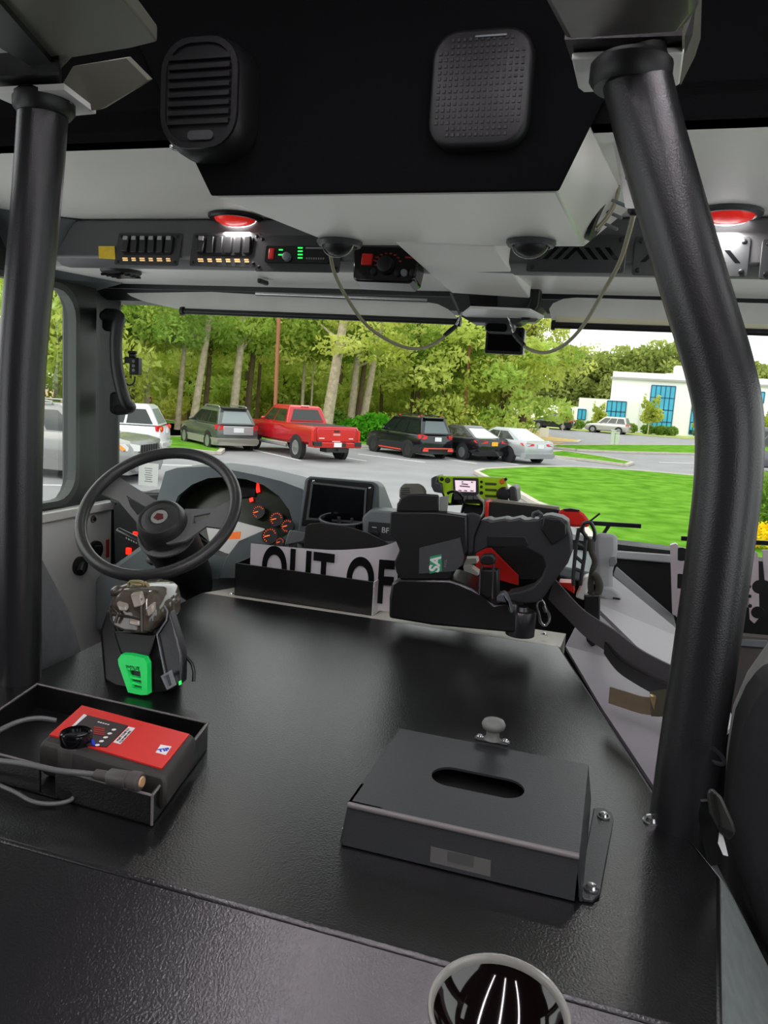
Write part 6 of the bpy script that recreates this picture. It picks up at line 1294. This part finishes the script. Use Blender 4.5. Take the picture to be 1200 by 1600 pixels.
for i, (px, Y, wd, ln, lab, bk) in enumerate(FR):
    p = at(px, 660, Y=Y); tree(lab, p.x, Y, 9.5, wd/2, (ln*1.1, .2), CROWN[i % 3] if i not in (8,) else None, BARKD if bk else BARK, 'trees along the wood edge', .95, i*1.3)
# deeper trees that fill the wood
q = random.Random(3); BACK = []
for row, (Y, n, xa, xb) in enumerate(((47, 11, -36, -6.4), (53, 11, -40, -7.5), (60, 12, -46, -9), (70, 12, -54, -11))):
    for i in range(n):
        x = xa+(xb-xa)*(i+.5)/n+q.uniform(-.9, .9); y = Y+q.uniform(-1.5, 1.5)
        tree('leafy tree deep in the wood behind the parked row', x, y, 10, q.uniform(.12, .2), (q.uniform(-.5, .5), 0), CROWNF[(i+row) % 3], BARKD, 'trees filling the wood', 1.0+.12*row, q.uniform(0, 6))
# trees beyond the driver's door
for i, (x, y) in enumerate(((-30, 28), (-27, 24), (-33, 22), (-30, 33), (-36, 28), (-25, 31), (-38, 34), (-40, 26), (-34, 38), (-44, 34))): tree('leafy tree beyond the driver door window, left of the wood', x, y, 10, .17, (.2, 0), CROWNF[i % 3], BARK, 'trees beyond the driver door', 1.05, i)
# big rounded tree at the right end of the wood
bt = thing('broad_tree', 'big broad yellow-green tree at the right end of the wood, against the white sky', 'tree', (-5.4, 50, 0))
b = trunk_mesh(9, .28, (.3, 0), 9, BARK, 8); b.v = [p+V((-6.2, 50, 0)) for p in b.v]; build('trunk', b, BARKD, bt, smooth=60)
me = leaves_mesh('foliage', [(-6.5+3.0*cos(a)*k, 50+2*sin(a*3), z, 1.4, 1.4, .9) for a, k, z in [(q.uniform(1.7, 4.6), q.uniform(.2, 1.0), q.uniform(3.0, 6.4)) for _ in range(26)]]+[(-5.5, 50, 7.0, 1.8, 1.5, 1.0), (-6.5, 50, 8, 2, 1.5, 1), (-4.6, 50, 5.6, 1.5, 1.3, .9), (-4.0, 50, 4.7, 1.3, 1.0, .6), (-2.7, 50, 5.0, 1.0, .8, .5), (-2.4, 50, 6.2, .8, .8, .4)], 7200, .17, 77, LF[0])
o = bpy.data.objects.new('foliage', me); COL.objects.link(o); o.parent = bt; o.location = (5.4, -50, 0)
# wood on the skyline behind the white building
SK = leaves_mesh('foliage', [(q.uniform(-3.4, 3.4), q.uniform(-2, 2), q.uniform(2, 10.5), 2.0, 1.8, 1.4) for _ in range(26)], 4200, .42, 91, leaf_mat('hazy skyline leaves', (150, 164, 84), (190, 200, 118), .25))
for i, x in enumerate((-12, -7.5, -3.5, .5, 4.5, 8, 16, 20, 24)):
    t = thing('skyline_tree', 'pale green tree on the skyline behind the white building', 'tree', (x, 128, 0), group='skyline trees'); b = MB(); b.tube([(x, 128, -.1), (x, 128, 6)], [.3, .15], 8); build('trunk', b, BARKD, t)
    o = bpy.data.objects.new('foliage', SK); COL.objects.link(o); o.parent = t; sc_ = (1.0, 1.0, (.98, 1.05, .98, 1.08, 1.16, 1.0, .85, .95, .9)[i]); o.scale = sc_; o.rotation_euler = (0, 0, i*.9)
# saplings on the far lawn
SP = leaves_mesh('foliage', [(q.uniform(-.8, .8), q.uniform(-.8, .8), 1.5+1.9*k/9, .8*(1-k/12), .8*(1-k/12), .45) for k in range(10)], 900, .2, 95, LF[0])
for px, Y, s_, lab in ((1013, 86, 1.15, 'young tree in front of the tall blue window'), (879, 80, .8, 'thin young tree on the kerb behind the silver sedan'), (933, 86, .85, 'young tree left of the broad blue window'), (1093, 86, .9, 'young tree at the left edge of the right grab pole'), (1196, 60, .9, 'young tree at the right picture edge')):
    p = at(px, 668, Y=Y); t = thing('young_tree', lab, 'tree', (p.x, Y, 0)); b = MB(); b.tube([(p.x, Y, -.05), (p.x+.05, Y, 3.2*s_)], [.06, .03], 6); build('trunk', b, BARK, t)
    o = bpy.data.objects.new('foliage', SP); COL.objects.link(o); o.parent = t; o.scale = (s_, s_, s_)
# clipped round shrubs by the building
SH_ = leaves_mesh('shrub', [(0, 0, .5, .75, .7, .55)], 420, .16, 96, LF[2])
for px, lab in ((902, 'round clipped shrub left of the far silver SUV'), (924, 'round clipped shrub right of the low blue window'), (985, 'round clipped shrub under the wall left of the young tree'), (1012, 'round clipped shrub at the left foot of the tall blue window'), (1032, 'round clipped shrub in the middle below the tall blue window'), (1049, 'round clipped shrub at the right foot of the tall blue window'), (1095, 'round clipped shrub close to the left edge of the right grab pole'), (846, 'round shrub far left beside the white building')):
    p = at(px, 672, Y=88.5); o = bpy.data.objects.new('round_shrub', SH_); COL.objects.link(o); o.location = (p.x, 88.5, .05); tag(o, lab, 'shrub', 'clipped shrubs by the building')
# spreading evergreen bush behind the pickup
me = leaves_mesh('spreading_bush', [(0, 0, .55, 1.7, 1.1, .85), (-1.0, .2, .4, 1.2, .9, .7), (1.1, .1, .4, 1.2, .9, .65), (.2, .1, .95, 1.0, .8, .6)], 5200, .13, 97, leaf_mat('bright evergreen', (64, 148, 30), (116, 190, 54), 2.2))
o = bpy.data.objects.new('spreading_bush', me); COL.objects.link(o); p = at(581, 660, Y=38.5); o.location = (p.x, 38.5, .05); tag(o, 'bright green spreading bush behind the bed of the red pickup', 'bush')
me = leaves_mesh('spreading_bush', [(0, 0, .7, 1.0, .8, .8)], 1500, .14, 98, LF[2]); o = bpy.data.objects.new('spreading_bush', me); COL.objects.link(o); p = at(528, 660, Y=41); o.location = (p.x, 41, .05); tag(o, 'darker bush beside the thickest tree trunk, left of the bright bush', 'bush')
# hedge and yellow flowers at the right edge
p = at(1190, 800, Y=17.6)
me = leaves_mesh('clipped_hedge', [(k*.7, 0, .75+.1*sin(k*2), .75, .6, .68) for k in range(6)], 6500, .07, 99, LF[2]); o = bpy.data.objects.new('clipped_hedge', me); COL.objects.link(o); o.location = (p.x-.1, 18.2, .05); tag(o, 'dark green hedge at the right picture edge behind the yellow flowers', 'hedge')
me = leaves_mesh('flower_bed', [(k*.5, 0, .28, .5, .45, .28) for k in range(8)], 4200, .05, 100, leaf_mat('yellow flowers', (236, 206, 20), (255, 232, 60), 3)); o = bpy.data.objects.new('flower_bed', me); COL.objects.link(o); p = at(1178, 840, Y=16); o.location = (p.x-.1, 16.2, .08); tag(o, 'bright yellow flower bed in front of the dark hedge', 'flowers', kind='stuff')
# lamp posts, signs, cabinet
RUST = mat('rust brown post paint', (166, 104, 78), .6)
for px, Y, lab in ((429, 34.5, 'rust brown lamp post rising behind the red pickup cab'), (725, 46, 'rust brown lamp post rising behind the black sedan')):
    p = at(px, 660, Y=Y); t = thing('lamp_post', lab, 'lamp post', (p.x, Y, 0)); b = MB(); b.box2((p.x-.065, Y-.065, 0), (p.x+.065, Y+.065, 8.2 if px < 600 else 7.0)); build('post', b, RUST, t)
    b = MB(); b.box2((p.x-.3, Y-.9, 8.2 if px < 600 else 7.0), (p.x+.3, Y+.1, 8.4 if px < 600 else 7.2)); build('lamp_head', b, TRIMB, t)
for px, y0, y1, Y, lab in ((850, 668, 690, 60, 'small blank white sign board on posts behind the silver sedan'),):
    a, c_ = at(843, 684, Y=Y), at(858, 669, Y=Y); t = thing('sign_board', lab, 'sign', ((a.x+c_.x)/2, Y, 0)); b = MB(); b.box2((a.x, Y-.02, a.z), (c_.x, Y+.02, c_.z)); build('board', b, WHT, t)
    for x_ in (a.x+.12, c_.x-.12):
        b = MB(); b.box2((x_-.025, Y-.02, 0), (x_+.025, Y+.02, a.z)); build('leg', b, MGREY, t)
for k, (px, lab) in enumerate(((957, 'taller pale utility cabinet on the verge before the far drive'), (963, 'shorter pale utility cabinet right of the taller one on the verge'))):
    a = at(px, 692, Y=56); t = thing('utility_cabinet', lab, 'cabinet', (a.x, 56.2, 0)); b = MB(); b.box2((a.x-.16, 56, 0), (a.x+.16, 56.4, 1.05-.15*k)); build('body', b, mat('pale green cabinet', (206, 216, 198), .6), t, bevel=.02)
    b = MB(); b.box2((a.x-.18, 55.97, 1.05-.15*k), (a.x+.18, 56.43, 1.10-.15*k)); build('lid', b, MATS['pale green cabinet'], t)
p = at(233, 640, Y=37); t = thing('red_sign', 'tiny red and white sign on a post at the wood edge', 'sign', (p.x, 37, 0)); b = MB(); b.box2((p.x-.04, 37, 0), (p.x+.04, 37.05, 1.5)); build('post', b, MGREY, t); b = MB(); b.box2((p.x-.16, 36.97, 1.3), (p.x+.16, 37, 1.7)); build('board', b, mat('red sign face', (214, 70, 70), .5), t)
b = MB(); b.box2((p.x-.11, 36.96, 1.36), (p.x+.11, 36.975, 1.5)); build('white_band', b, WHT, t)
